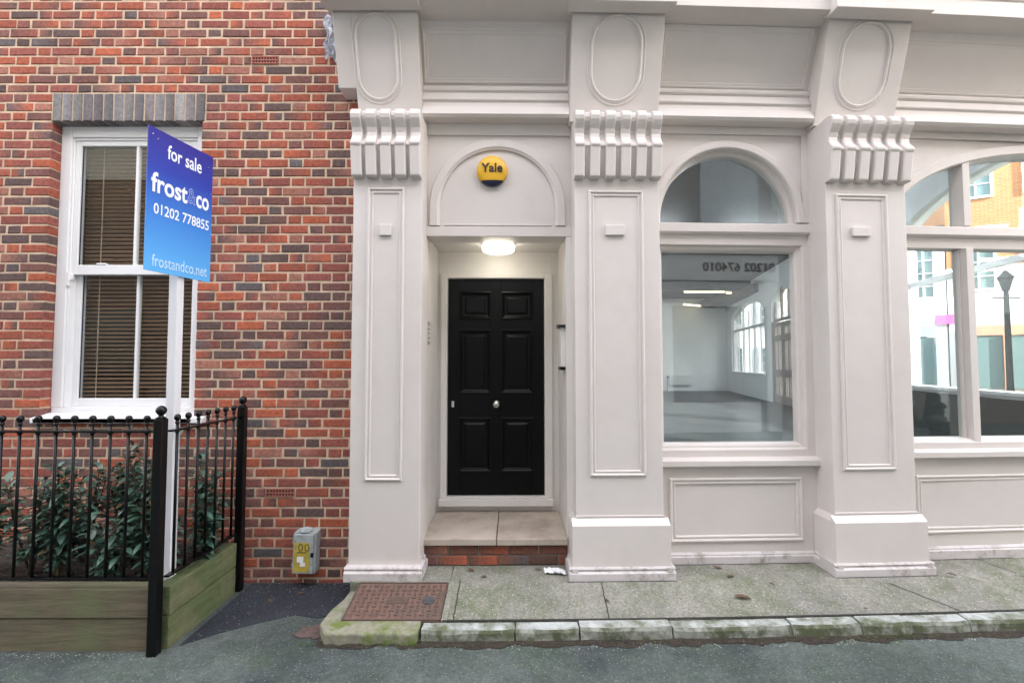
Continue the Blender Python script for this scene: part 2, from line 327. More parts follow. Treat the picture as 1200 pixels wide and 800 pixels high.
for x0, y0, x1, y1 in ((2.62, -.36, 2.86, -.64), (-.36, -.24, -.36, -.66), (1.155, -.032, 1.7, -.034), (1.7, -.034, 2.28, -.031), (.38, -.290, 1.15, -.292), (2.29, -.291, 3.05, -.290), (3.05, -.033, 3.9, -.034), (-.66, -.008, .40, -.01), (3.6, -.04, 3.7, -.64), (.62, -.3, .60, -.66)):
    a = Vector((x0, y0, 0)); b_ = Vector((x1, y1, 0)); d = (b_-a).normalized(); q = Vector((-d.y, d.x, 0))*.003; k = 6
    for i in range(k):
        p0 = a+(b_-a)*i/k+Vector((random.uniform(-.004, .004), 0, 0)); p1 = a+(b_-a)*(i+1)/k
        g.face([g.b.verts.new((p.x, p.y, pave_z(p.y)+.0035)) for p in (p0-q, p0+q, p1+q, p1-q)])
for k in range(70):
    u = -.43+4.9*k/70; w = .004+.004*random.random(); g.face([g.b.verts.new(p) for p in ((u, -.655-w, .0685), (u+.0702, -.655-w, .0685), (u+.0702, -.650+w*.6, .0685), (u, -.650+w*.6, .0685))])
tag(g.build('pavement_joint', DARKB, bend=True), kind='structure')
g = MB(); joints = [-.545, .02, .405, .965, 1.70, 2.13, 2.44, 2.82, 3.28, 3.9, 4.5, 5.1, 5.8, 6.5]
for a, b_ in zip(joints, joints[1:]):
    j = lambda s=.006: random.uniform(-s, s)
    segs = max(3, int((b_-a)/.08)); x = [a+.006+(b_-a-.012)*k/segs for k in range(segs+1)]
    h = .063+j(.004)
    rows = []
    for i, xx in enumerate(x):
        e = .012 if i in (0, segs) else 0
        rows.append([g.b.verts.new(p) for p in ((xx, -.665, 0), (xx, -.665, h), (xx+j(), -.742+j(.003)+e, h-.003+j(.001)), (xx, -.757+j(.004)+e, h-.018+j(.003)), (xx, -.768+j(.006), -.02))])
    for i in range(segs):
        for k in range(4): g.face([rows[i][k], rows[i][k+1], rows[i+1][k+1], rows[i+1][k]], int(k > 1))
    g.face(rows[0]); g.face(rows[-1][::-1])
tag(g.build('kerb', [KERB, KERBF], bend=True), kind='structure')
g = MB()                                        # mossy broken concrete round the cover
pts = []
for k in range(13):
    x = -1.10+.54*k/12; pts.append((x, -.79+random.uniform(-.015, .012)))
pts += [(-.555, -.645), (-1.055, -.645), (-1.04, -.30), (-1.06, -.20), (-1.125, -.19), (-1.13, -.38), (-1.165, -.52), (-1.17, -.68)]
g.vprism(pts, -.03, .066)
tag(g.build('mossy_kerb', MOSS, bevel=.012), kind='structure')
g = MB(); g.vprism([(-1.05, -.29), (-1.125, -.27), (-1.13, -.15), (-.435, -.15), (-.435, -.29)], .0, .131)
g.vprism([(-1.066, -.655), (-1.052, -.655), (-1.052, -.285), (-1.066, -.285)], .0, .10); g.vprism([(-.436, -.655), (-.40, -.655), (-.40, -.285), (-.436, -.285)], .0, .1325)
for v in g.b.verts:
    if v.co.z > .05 and v.co.y < -.29: v.co.z = pave_z(v.co.y)+.004
tag(g.build('cover_surround', CONC), kind='structure')
g = MB(); top = []; bot = []
for k in range(121):
    u = -1.15+5.6*k/120; top.append((u, -.755)); bot.append((u, -.79-.035*math.sin(k*.37)**2-random.uniform(0, .03)))
a_ = [g.b.verts.new((*p, .004)) for p in top]; b_ = [g.b.verts.new((*p, .0035)) for p in bot]
for k in range(120): g.face([a_[k], a_[k+1], b_[k+1], b_[k]])
tag(g.build('gutter_dirt', SOIL, bend=True), kind='structure')
g = MB(); pt_ = [(-1.215+.10*math.cos(t*.4)*(1+.3*math.sin(t*2.3)), -.66+.075*math.sin(t*.4)*(1+.25*math.cos(t*1.9))) for t in range(15)]
g.vprism(pt_, .0, .0075); tag(g.build('mortar_stain', mat('brown_grit', (.11, .075, .065), .95, var=.4, scale=40, bump=.8)), kind='structure')
# grit and crumbled debris along the kerb and the planter foot
g = MB()
def pebble(x, y, z, r):
    v = [g.b.verts.new((x+r*a*random.uniform(.6, 1.3), y+r*b_*random.uniform(.6, 1.3), z+r*c*random.uniform(.4, .9))) for a, b_, c in ((1,0,0),(-1,0,0),(0,1,0),(0,-1,0),(0,0,1))]
    for f in ((0,2,4),(2,1,4),(1,3,4),(3,0,4)): g.face([v[i] for i in f])
for _ in range(620):
    u = random.uniform(-1.1, 4.5); d = -.79-abs(random.gauss(0, .035)); pebble(u, d+bendf(u), 0, random.uniform(.002, .007))
for _ in range(320):
    y = random.uniform(-1.9, -.9); x = random.uniform(-3.2, 3.2); pebble(x, y, 0, random.uniform(.0015, .0045))
for _ in range(140): pebble(random.uniform(-1.9, -1.15), -abs(random.gauss(.03, .08)), .004, random.uniform(.002, .006))
for _ in range(120): pebble(random.uniform(-3.1, -2.0), -.87-abs(random.gauss(0, .03)), 0, random.uniform(.002, .006))
GRIT = mat('grit_stone', (.28, .27, .24), .9, var=.5, scale=40, bump=0)
tag(g.build('grit', GRIT), kind='stuff', label='loose pale grit and crumbs scattered along the kerb and road', cat='grit')
g = MB()
for _ in range(260):
    u = random.choice([random.gauss(-.8, .22), random.uniform(-.5, 3.4), random.gauss(2.2, .15)]); d = -.785-abs(random.gauss(0, .02)); y = d+bendf(u)
    for k in range(4):
        a = random.uniform(0, 6.28); h = random.uniform(.008, .022); q = .003
        g.face([g.b.verts.new(p) for p in ((u+k*.004, y, 0), (u+k*.004+q, y, 0), (u+math.cos(a)*.01, y+math.sin(a)*.01, h))])
tag(g.build('kerb_moss', mat('moss', (.09, .13, .04), .9, var=.4, bump=0)), kind='stuff', label='short green moss and weeds at the foot of the kerb stones', cat='moss')

# ------------------------------------------------------------------ brick house on the left
house = empty('brick_house', (-3.2, 0, 0), 'red and grey Flemish bond brick house wall with white sash window, left of the shopfront', 'house')
PAL = [((.42, .115, .062), 4), ((.34, .098, .062), 8), ((.27, .088, .07), 7), ((.19, .088, .075), 7), ((.125, .082, .075), 6), ((.125, .108, .11), 2), ((.34, .15, .11), 3)]
POOL = [c for c, w in PAL for _ in range(w)]
def brickcol(): c = random.choice(POOL); k = random.uniform(.85, 1.15); return tuple(q*k for q in c)
def add_brick(mb, lay, x0, x1, z0, z1, yf=0, dep=.1, c1=None, c2=None, ch=.0055):
    j = lambda s=.0023: random.uniform(-s, s); yo = yf+random.uniform(-.0025, .0003)
    P = []
    for (x, z) in ((x0, z0), (x1, z0), (x1, z1), (x0, z1)): P.append((x+j(), yo+ch+j(.0008), z+j()))
    Q = [(x+(ch if i in (0, 3) else -ch), yo+j(.0008), z+(ch if i < 2 else -ch)) for i, (x, _, z) in enumerate(P)]
    Bk = [(x, yf+dep, z) for x, _, z in P]
    v = [mb.b.verts.new(p) for p in Q+P+Bk]; fs = [mb.face([v[0], v[1], v[2], v[3]])]
    for i in range(4):
        k = (i+1) % 4; fs.append(mb.face([v[4+i], v[4+k], v[k], v[i]])); fs.append(mb.face([v[8+i], v[8+k], v[4+k], v[4+i]]))
    c1 = c1 or brickcol(); c2 = c2 or (c1 if random.random() < .5 else brickcol()); xm = (x0+x1)/2
    for f in fs:
        for lp in f.loops: lp[lay] = (*(c1 if lp.vert.co.x < xm else c2), 1)
OPX = (-3.60, -2.425); OPZ = (1.235, 3.534); LINZ = 3.757
def spans_minus(a, b_, holes):
    res = [(a, b_)]
    for h0, h1 in holes:
        nr = []
        for s0, s1 in res:
            if h1 <= s0 or h0 >= s1: nr.append((s0, s1)); continue
            if h0-s0 > .0: nr.append((s0, h0))
            if s1-h1 > .0: nr.append((h1, s1))
        res = nr
    return res
AIRB = [(-2.045, -1.835, 3.991), (-1.86, -1.645, .636)]
mb = MB(); lay = mb.b.loops.layers.float_color.new('col')
P0, XL, XR = .0745, -5.2, -1.168
for r in range(-1, 72):
    z0 = .040+r*P0; z1 = z0+.0608; segs_ = []
    x = XL-(.381 if r % 2 else .1) + random.uniform(-.01, .01); k = r % 2
    holes = []
    if z1 > OPZ[0]+.0 and z0 < OPZ[1]-.02: holes.append(OPX)
    if z0 > OPZ[1]-.03 and z0 < LINZ-.02: holes.append((OPX[0]-.008, OPX[1]+.03))
    for a0, a1, az in AIRB:
        if abs(z0-az) < P0/2: holes.append((a0-.01, a1+.01))
    while x < XR:
        w = .209 if k % 2 == 0 else .098; jt = .0140+random.uniform(-.003, .003)
        for s0, s1 in spans_minus(max(x, XL), min(x+w, XR), holes):
            if segs_ and s1-s0 < .05 and 0 < s0-segs_[-1][1] < .03: segs_[-1][1] = s1
            elif segs_ and segs_[-1][1]-segs_[-1][0] < .05 and 0 < s0-segs_[-1][1] < .03: segs_[-1][1] = s1
            elif s1-s0 > .012: segs_.append([s0, s1])
        x += w+jt; k += 1
    for sg_ in segs_:
        for h0, h1 in holes:
            if 0 < h0-sg_[1] < .04: sg_[1] = h0
            if 0 < sg_[0]-h1 < .04: sg_[0] = h1
    for s0, s1 in segs_: add_brick(mb, lay, s0, s1, z0+random.uniform(-.001, .001), z1+random.uniform(-.001, .001))
    if -1 < r and z1 > OPZ[0] and z0 < OPZ[1]: pass
wall = mb.build('wall', BRICK, house)
g = MB(); mz0, mz1 = -.05, 5.36
g.box(XL, OPX[0]-.004, 0.0042, .11, mz0, mz1); g.box(OPX[1]+.004, XR-.004, 0.0042, .11, mz0, mz1)
g.box(OPX[0]-.004, OPX[1]+.004, 0.0045, .11, mz0, OPZ[0]); g.box(OPX[0]-.004, OPX[1]+.004, 0.0045, .11, OPZ[1]+.004, mz1)
mor = g.build('mortar', MORTAR, house)
g = MB(); g.box(XL, OPX[0]-.01, .112, .30, mz0, mz1); g.box(OPX[1]+.01, -.72, .112, .30, mz0, mz1); g.box(OPX[0]-.01, OPX[1]+.01, .112, .30, mz0, OPZ[0]-.01); g.box(OPX[0]-.01, OPX[1]+.01, .112, .30, OPZ[1]+.01, mz1)
g.box(XL, -.75, .302, 5, 5.37, 5.5); g.box(XL, XL+.1, .302, 5, 0, 5.36); g.box(-.85, -.75, .302, 5, 0, 5.36); g.box(XL, -.75, 5.003, 5.1, 0, 5.36); g.box(XL+.1, -.86, .302, 5, .3, .4)
g.build('inner_wall', ROOM_D, house)
mb = MB(); lay = mb.b.loops.layers.float_color.new('col'); nb = 15; wid = (OPX[1]+.025-OPX[0]+.004)/nb
for i in range(nb):
    k = random.uniform(.75, 1.25); c = random.choice([(.22, .21, .215), (.26, .25, .245), (.15, .135, .14), (.20, .18, .18)]); c = tuple(q*k for q in c)
    x0 = OPX[0]-.004+i*wid; add_brick(mb, lay, x0+.005, x0+wid-.006, OPZ[1], LINZ-.004, yf=-.002, dep=.1, c1=c, c2=tuple(q*(.8 if i % 3 else 1.15) for q in c), ch=.006)
tag(mb.build('window_lintel', BRICK, house), label='soldier course of blue-grey bricks')
for a0, a1, az in AIRB:
    g = MB(); h = .062; n = 9
    for zz in (0, .025, .052): g.box(a0, a1, -.007, .0, az+zz, az+zz+.010)
    for i in range(n+1): x = a0+(a1-a0-.007)*i/n; g.box(x, x+.007, -.0065, .0002, az+.0005, az+h-.0005)
    g.box(a0+.002, a1-.002, .0005, .003, az+.002, az+h-.002, mi=1)
    g.build('air_brick', [TERRA, DARKB], house)
# sash window
X0, X1 = OPX; Y0 = .085
g = MB()
g.box(X0, X0+.085, Y0, Y0+.13, 1.30, 3.534); g.box(X1-.085, X1, Y0, Y0+.13, 1.30, 3.534); g.box(X0+.085, X1-.085, Y0, Y0+.13, 3.445, 3.534)
g.box(X0+.085, X0+.100, Y0+.012, Y0+.12, 1.30, 3.445); g.box(X1-.100, X1-.085, Y0+.012, Y0+.12, 1.30, 3.445); g.box(X0+.1, X1-.1, Y0+.012, Y0+.12, 3.425, 3.445)
win = g.build('sash_window', WHITE, house, bevel=.006)
def sash(name, z0, z1, y, rt, rb):
    g = MB(); a, b_ = X0+.1, X1-.1; st = .045
    g.box(a, a+st, y, y+.045, z0, z1); g.box(b_-st, b_, y, y+.045, z0, z1); g.box(a+st, b_-st, y+.001, y+.044, z1-rt, z1); g.box(a+st, b_-st, y+.001, y+.044, z0, z0+rb)
    xm = (a+b_)/2+.005; g.box(xm-.011, xm+.011, y+.004, y+.04, z0+rb, z1-rt)
    s_ = g.build(name, WHITE, win, bevel=.004)
    g = MB(); g.box(a+st-.005, b_-st+.005, y+.02, y+.026, z0+rb-.005, z1-rt+.005); g.build('glass_pane', GLASS_H, win)
    for q0, q1 in ((a+st, a+st+.005), (b_-st-.005, b_-st)): g = MB(); g.box(q0, q1, y+.012, y+.0195, z0+rb, z1-rt); g.build('glazing_gasket', NAVY, win)
sash('upper_sash', 2.345, 3.425, Y0+.022, .04, .078)
sash('lower_sash', 1.30, 2.40, Y0+.070, .05, .065)
g = MB(); g.box(X0+.085, X0+.105, Y0-.004, Y0+.03, 2.25, 2.36); g.box(X0+.1, X0+.118, Y0+.005, Y0+.03, 2.30, 2.345); g.build('sash_horn', WHITE, win, bevel=.003)
g = MB(); g.box(-3.30, -3.23, Y0+.018, Y0+.05, 2.4235, 2.437); g.build('sash_catch', WHITE, win, bevel=.003)
g = MB(); g.prof_u([(.21, 1.235), (-.05, 1.235), (-.062, 1.205), (-.045, 1.20), (-.045, 1.185), (.0, 1.185), (0, 1.2), (.21, 1.22)][::1], X0-.02, X1+.10) if False else None
g.prof_u([(-.055, 1.195), (-.055, 1.232), (.08, 1.262), (.20, 1.262), (.20, 1.236), (.0, 1.2345), (-.005, 1.195)], X0+.001-.0, X1-.001); g.prof_u([(-.055, 1.195), (-.055, 1.232), (-.002, 1.2435), (-.002, 1.195)], X0-.02, X1+.10)
g.prof_u([(.088, 1.262), (.088, 1.2995), (.20, 1.2995), (.20, 1.262)], X0+.002, X1-.002)
g.build('window_sill', WHITE, win, bevel=.004)
# venetian blind behind the glass
bl = empty('venetian_blind', (-3.0, .30, 1.3), 'brown wooden slatted blind hanging behind the white sash window', 'blind')
g = MB(); z = 1.315
while z < 3.42:
    v = g.obox((-3.012, .225, z), (1, 0, 0), (0, -.80, .60), (0, .60, .80), .98, .024, .003); z += .0335
g.build('slat_set', BLINDM, bl)
g = MB()
for x in (-3.36, -2.68): g.box(x-.004, x+.004, .211, .2122, 1.30, 3.44)
g.build('ladder_tape', BLINDT, bl)
g = MB(); g.box(-3.5, -2.52, .235, .285, 3.43, 3.47); g.build('head_rail', BLINDM, bl)

# ------------------------------------------------------------------ painted shopfront
shop = empty('shop_building', (1.5, 0, .13), 'cream-grey painted shopfront with three pilasters, arched windows and black entrance door', 'shop building')
ROLL = [(0, 0), (0, .010), (-.006, .015), (-.012, .016), (-.017, .012), (-.020, .005), (-.028, .005), (-.034, .009), (-.040, .007), (-.044, 0)]
def pilaster(c, hw, mo, blk, plinth, u0=None, u1=None):
    u0 = c-hw if u0 is None else u0; u1 = c+hw if u1 is None else u1
    g = MB(); g.box(u0, u1, -.20, .14, .13, 3.47); g.box(u0+.0015, u1-.0015, -.05, .139, 3.4695, 3.60)
    p = g.build('pilaster', PAINT, shop, bend=True, bevel=.006)
    g = MB(); g.sweep(rect(*mo), ROLL, -.20); g.build('panel_moulding', PAINT, p, bend=True)
    g = MB(); g.box(*blk[:2], -.222, -.2005, *blk[2:]); g.build('vent_cover', PAINT, p, bend=True, bevel=.004)
    g = MB()
    if plinth:
        e = .034; g.prof_u([(-.255, .215), (-.255, .497), (-.2015, .540), (-.2015, .215)], u0-e, u1+e)
        # mitred returns of the sloping top on both flanks
        v = g.b.verts; 
        g.box(u0-e, u0-.001, -.2013, .0-.002, .215, .497); g.box(u1+.001, u1+e, -.2013, -.002, .215, .497)
        g.prism([(u0-e, .4975), (u0-.001, .4975), (u0-.001, .539)], -.2, -.003); g.prism([(u1+e, .4975), (u1+.001, .4975), (u1+.001, .539)], -.2, -.003)
        g.box(u0-.004, u1+.004, -.208, -.2, .541, .556)
        g.build('plinth', PAINT, p, bend=True, bevel=.003)
        g = MB(); e = .058; f = .045
    else: e = .018; f = .022
    yb = -.285 if plinth else -.262
    prof = [(yb, .12), (yb, .178), (yb+.008, .186), (yb+.022, .190), (yb+.022, .199), (yb+.012, .203), (yb+.020, .216), (-.1, .216), (-.1, .12)]
    e2 = e if plinth else .004
    g.prof_u(prof, u0-(e if plinth else .012), u1+e+(0 if plinth else .012))
    for s, x in ((-1, u0), (1, u1)):
        if not plinth and s < 0: continue
        k = e+(0 if plinth else .012)
        pr = [(x+s*.0, .12), (x+s*(k-.001), .12), (x+s*(k-.001), .177), (x+s*(k-.008), .186), (x+s*(k-.022), .190), (x+s*(k-.022), .199), (x+s*(k-.014), .203), (x+s*(k-.022 if k > .04 else k-.024), .2155), (x, .2155)]
        g.prism(pr, yb+.003, -.004)
    g.build('base_moulding', PAINT_D, p, bend=True, bevel=.002)
    return p
pilaster(0, 0, (-1.058, -.787, .805, 2.928), (-.968, -.880, 2.572, 2.655), False, -1.165, -.66)
pilaster(.775, .316, (.562, .968, .832, 2.914), (.685, .828, 2.580, 2.655), True)
pilaster(2.668, .314, (2.43, 2.83, .860, 2.912), (2.545, 2.685, 2.590, 2.660), True)
def console(u0, u1, n, w, cheek_u1=None):
    prof = [(.035, 2.995), (.062, 3.00), (.092, 3.205), (.104, 3.222), (.100, 3.240), (.078, 3.262), (.060, 3.290), (.056, 3.320), (.066, 3.352), (.088, 3.380), (.104, 3.405), (.110, 3.432), (.104, 3.458), (.088, 3.476), (.06, 3.486), (0, 3.486)]
    g = MB()
    pitch = (u1-u0-w)/(n-1)
    for i in range(n):
        a = u0+i*pitch; pts = [(-.2-d, z) for d, z in prof]+[(-.19, 3.486), (-.19, 2.995)]
        g.prof_u(pts, a, a+w)
    br = g.build('console_bracket', PAINT, shop, bend=True, bevel=.011, seg=3)
    g = MB(); pts = [(-.2-max(.0, d-.027), z) for d, z in prof[1:]]+[(-.01, 3.487), (-.01, 3.0)]
    pts[0] = (-.203, 3.012)
    g.prof_u([(y, min(z, 3.482)) for y, z in pts], u0+.009, u1-.009)
    g.build('fluting', PAINT, br, bend=True, bevel=.004)
console(-1.165, -.662, 5, .078); console(.455, 1.093, 6, .073); console(2.352, 2.984, 6, .073)
# canted blocks with oval panels
KB = -(.19/.60)
def stadium(c, cz, hw, hh, n=14):
    r = hw; k = (hh-hw); return arc(c, cz+k, r, r, n)+arc(c, cz-k, r, r, n, math.pi, 2*math.pi)
OV = [(0, 0), (0, .008), (.008, .013), (.016, .008), (.022, .001), (.03, .001), (.036, .007), (.042, 0)]
def block(u0, u1, c, hw, capu0, capu1, low=None):
    g = MB(); z0, z1 = 3.487, 4.20
    y = lambda z: -.13+KB*(z-3.59)
    if low is None: g.prof_u([(y(z0), z0), (y(z1), z1), (.0, z1), (.0, z0)], u0, u1)
    else:
        g.prof_u([(y(3.70), 3.70), (y(z1), z1), (-.001, z1), (-.001, 3.70)], u0, low+.001)
        g.prof_u([(y(z0), z0), (y(z1), z1), (.0, z1), (.0, z0)], low, u1)
    b_ = g.build('canted_block', PAINT, shop, bend=True, bevel=.005)
    g = MB(); g.sweep(stadium(c, 3.895, hw, .262), [(-.002, -.002)]+OV, -.13); g.shear(3.59, KB); g.build('oval_moulding', PAINT, b_, bend=True, smooth=False)
    g = MB(); g.prof_u([(-.46, 4.165), (-.46, 4.29), (-.475, 4.30), (-.475, 4.33), (0, 4.34), (0, 4.205), (-.30, 4.2015), (-.345, 4.165)], capu0, capu1)
    g.build('cornice_cap', PAINT, b_, bend=True, bevel=.004)
block(-1.30, -.688, -.995, .135, -1.34, -.655, low=-1.166)
block(.438, 1.118, .775, .175, .400, 1.158)
block(2.345, 2.985, 2.665, .172, 2.305, 3.03)
# frieze, architrave, cornice for each bay
ARCH = [(0, 3.515), (-.10, 3.515), (-.118, 3.535), (-.100, 3.60), (-.072, 3.605), (-.068, 3.650), (-.084, 3.662), (-.084, 3.676), (-.060, 3.690), (-.050, 3.735), (-.066, 3.748), (-.07, 3.766), (-.046, 3.792), (0, 3.80)]
CORN = [(-.21, 4.195), (-.39, 4.195), (-.39, 4.31), (-.40, 4.32), (-.40, 4.345), (.05, 4.36), (.05, 4.205)]
KF = -(.18/.42)
for u0, u1, pan in ((-.688, .438, 1), (1.118, 2.345, 2), (2.985, 5.95, 3)):
    g = MB(); sg = 1 if pan < 3 else 6
    g.prof_u([(-.03+KF*(3.78-3.80), 3.78), (-.03+KF*(4.197-3.80), 4.197), (.05, 4.197), (.05, 3.78)], u0, u1, segs=sg)
    f = g.build('frieze', PAINT, shop, bend=True)
    g = MB(); e = .012
    pr = [(0, 0), (0, .012), (-.01, .014), (-.016, .006), (-.03, .006), (-.036, 0)]
    if pan == 1: g.sweep(rect(u0+e, u1-.02, 3.812, 4.15), pr, -.03)
    elif pan == 2: g.sweep(rect(u0+.02, u1-.03, 3.806, 4.19), [(q, d*.5) for q, d in pr], -.03)
    else: g.sweep(rect(u0+.03, 4.4, 3.806, 4.15), [(q, d*.6) for q, d in pr], -.03)
    g.shear(3.80, KF); g.build('frieze_moulding', PAINT, f, bend=True)
    g = MB(); g.prof_u(ARCH, u0-.0+(.001), u1-.001, segs=sg); g.build('architrave', PAINT, shop, bend=True, bevel=.002)
    g = MB(); c2 = CORN if pan > 1 else [(y-(.05 if y < -.3 else 0), z) for y, z in CORN]
    g.prof_u(c2, u0-.03, u1+.03, segs=sg); g.build('cornice', PAINT, shop, bend=True, bevel=.003)
g = MB(); g.prof_u([(-.41, 4.346), (-.41, 4.362), (.1, 4.40), (.1, 4.365)], -1.3, 6.0, segs=8); g.build('lead_flashing', LEAD, shop, bend=True)
g = MB(); g.prof_u([(.10, 4.34), (.10, 6.4), (.4, 6.4), (.4, 4.34)], -1.16, 6.0, segs=6); g.build('upper_wall', OPP_B, shop, bend=True)
# bay 1: blind arch over the porch
U0, U1 = -.661, .460
g = MB(); g.box(U0, U1, .018, .20, 2.655, 3.56); tym = g.build('blind_arch', PAINT, shop, bend=True)
g = MB(); g.box(U0, U1, .0, .0185, 3.425, 3.56); g.build('top_rail', PAINT, tym, bend=True, bevel=.004); g = MB()
g.box(U0, U1, -.004, .20, 2.624, 2.70)
g.build('arch_surround', PAINT, tym, bend=True, bevel=.004)
cu = -.112; path = [(cu+.448, 2.71)]+arc(cu, 2.86, .448, .452, 40)+[(cu-.448, 2.71)]
g = MB(); g.sweep(path, [(0, -.018), (0, -.004), (.012, .002), (.02, .008), (.074, .008), (.080, -.002), (.081, -.018)], 0, closed=False)
g.build('arch_band', PAINT, tym, bend=True)
g = MB(); g.box(cu-.42, cu+.42, .008, .019, 2.712, 2.722); g.build('arch_fillet', PAINT, tym, bend=True, bevel=.003)
# porch
g = MB(); g.box(-.73, -.672, .0, .72, .13, 2.70); g.box(-.672, -.6605, -.0, .10, .13, 2.655)
g.box(.42, .475, .001, .72, .13, 2.70); g.box(-.7, .45, .2015, .72, 2.655, 2.72)
g.box(-.672, -.640, .66, .74, .28, 2.655); g.box(.362, .42, .66, .74, .28, 2.655); g.box(-.640, .362, .66, .74, 2.455, 2.655); g.box(-.640, .362, .665, .74, .28, .39)
porch = g.build('porch', CREAM, shop, bend=True, bevel=.002)
g = MB(); g.box(-.642, -.583, .632, .72, .445, 2.455); g.box(.293, .364, .632, .72, .445, 2.455); g.box(-.583, .293, .632, .72, 2.412, 2.455)
g.box(-.645, .366, .59, .72, .385, .445); g.box(-.62, .34, .64, .72, .445, .457)
g.build('door_frame', CREAM, shop, bend=True, bevel=.004)
g = MB(); D0, D1, DZ0, DZ1 = -.580, .290, .460, 2.409; yd = .685
g.box(D0, D1, yd+.012, yd+.045, DZ0, DZ1)
cols = [(-.478, -.195), (-.095, .190)]; rows_ = [(2.045, 2.292), (1.372, 1.945), (.672, 1.150)]
ys = [DZ0]+[q for r_ in rows_[::-1] for q in r_]+[DZ1]
g.box(D0, cols[0][0], yd, yd+.013, DZ0, DZ1); g.box(cols[0][1], cols[1][0], yd, yd+.013, DZ0, DZ1); g.box(cols[1][1], D1, yd, yd+.013, DZ0, DZ1)
for k in range(0, len(ys), 2):
    for c0, c1 in cols: g.box(c0, c1, yd+.0003, yd+.0132, ys[k], ys[k+1])
door = g.build('front_door', BLACKDOOR, shop, bend=True, bevel=.0015)
for c0, c1 in cols:
    for z0, z1 in rows_:
        g = MB(); g.sweep(rect(c0, c1, z0, z1), [(.006, .0), (.004, .008), (-.006, .011), (-.014, .006), (-.022, -.004), (-.03, -.008)], yd)
        g.sweep(rect(c0+.045, c1-.045, z0+.045, z1-.045), [(0, -.011), (-.018, -.002), (-.02, -.002)], yd); g.box(c0+.064, c1-.064, yd+.0025, yd+.012, z0+.064, z1-.064)
        g.build('door_panel', BLACKDOOR, door, bend=True)
g = MB(); g.lathe((-.142, yd, 1.272), [(.030, 0), (.032, .004), (.028, .008), (.012, .010), (.011, .03), (.022, .036), (.030, .048), (.031, .058), (.024, .068), (.008, .072)], 'y', 28)
g.build('door_knob', CHROME, door, bend=True, smooth=True)
g = MB(); g.box(-.548, -.522, yd-.006, yd, 1.245, 1.30); g.lathe((-.535, yd-.005, 1.272), [(.010, 0), (.010, .008), (.006, .010)], 'y', 16); g.build('door_lock', CHROME, door, bend=True, bevel=.002)
# doorstep
g = MB(); g.box(-.670, -.118, -.032, .66, .282, .333); g.box(-.113, .419, -.034, .66, .282, .331)
st = g.build('doorstep', STONE, shop, bend=True, bevel=.006)
mb = MB(); lay = mb.b.loops.layers.float_color.new('col')
for r in range(2):
    x = -.67-(.11 if r == 0 else .03)
    while x < .42:
        s0, s1 = max(x, -.668), min(x+.215, .418)
        if s1-s0 > .02:
            c = random.choice([(.16, .07, .05), (.22, .09, .06), (.13, .07, .055)]); add_brick(mb, lay, s0, s1, .130+r*.0765, .130+r*.0765+.066, yf=-.004, dep=.05, c1=c)
        x += .227
mb.build('riser_brick', BRICK, st, bend=True)
g = MB(); g.box(-.669, .418, .004, .3, .10, .2818); g.build('riser_mortar', mat('dirty_mortar', (.22, .19, .16), .9, var=.3, scale=20, bump=.5), st, bend=True)
# bay 2: window
def rect_hole_plate(g, u0, u1, z0, z1, hu0, hu1, hz0, hz1, y0, y1):
    g.box(u0, hu0, y0, y1, z0, z1); g.box(hu1, u1, y0, y1, z0, z1); g.box(hu0, hu1, y0, y1, hz1, z1) if z1 > hz1 else None; g.box(hu0, hu1, y0, y1, z0, hz0) if hz0 > z0 else None
def arch_plate(g, u0, u1, ztop, cx, cz, a, b_, y0, y1, zb):
    pa = arc(cx, cz, a, b_, 48)
    pts = [(u0, zb), (cx-a, zb)]+pa[::-1]+[(cx+a, zb), (u1, zb), (u1, ztop), (u0, ztop)]
    if abs(cz-zb) < .003: pts = [(u0, zb)]+pa[::-1]+[(u1, zb), (u1, ztop), (u0, ztop)]
    g.prism(pts, y0, y1)
c2, r2, s2 = 1.705, .552, 2.782
g = MB(); arch_plate(g, 1.088, 2.357, 3.56, c2, s2, r2, .560, .02, .16, 2.752)
g.box(1.088, 2.357, .0, .021, 3.455, 3.56); g.box(2.305, 2.357, .0, .021, 2.752, 3.455); g.box(1.088, 1.10, .0, .021, 2.752, 3.455)
w2 = g.build('shop_window', PAINT, shop, bend=True, bevel=.003)
tag(w2, label='narrow round-arched window frame between two pilasters')
path = [(c2+r2, 2.753)]+arc(c2, s2, r2, .56, 48)+[(c2-r2, 2.753)]
g = MB(); g.sweep(path, [(-.004, -.12), (-.004, -.01), (.0, .0), (.008, .006), (.052, .006), (.060, .0), (.062, -.02)], 0, closed=False)
g.build('arch_band', PAINT, w2, bend=True)
g = MB(); pi_ = [(c2+r2-.002, 2.753)]+arc(c2, s2, r2-.002, .558, 48)+[(c2-r2+.002, 2.753)]
g.sweep(pi_, [(0, -.145), (0, -.045), (-.012, -.045), (-.016, -.06), (-.028, -.075), (-.032, -.145)], 0, closed=False); g.build('arch_bead', PAINT, w2, bend=True)
def transom(w, u0, u1):
    g = MB(); g.prof_u([(.15, 2.572), (.035, 2.572), (.030, 2.655), (.0, 2.66), (-.012, 2.672), (-.010, 2.735), (.0, 2.742), (.15, 2.751)], u0, u1, segs=1 if u1-u0 < 2 else 6)
    return g.build('transom', PAINT, w, bend=True, bevel=.003)
transom(w2, 1.088, 2.357)
g = MB()
g.box(1.088, 1.135, .0, .15, .925, 2.5715); g.box(2.292, 2.357, .0, .15, .925, 2.5715); g.box(1.135, 2.292, .0, .15, .925, .975)
g.sweep(rect(1.135, 2.292, .975, 2.572), [(0, -.0), (-.006, -.006), (-.012, -.03), (-.03, -.034), (-.045, -.05), (-.047, -.11)], 0)
g.build('window_frame', PAINT, w2, bend=True, bevel=.003)
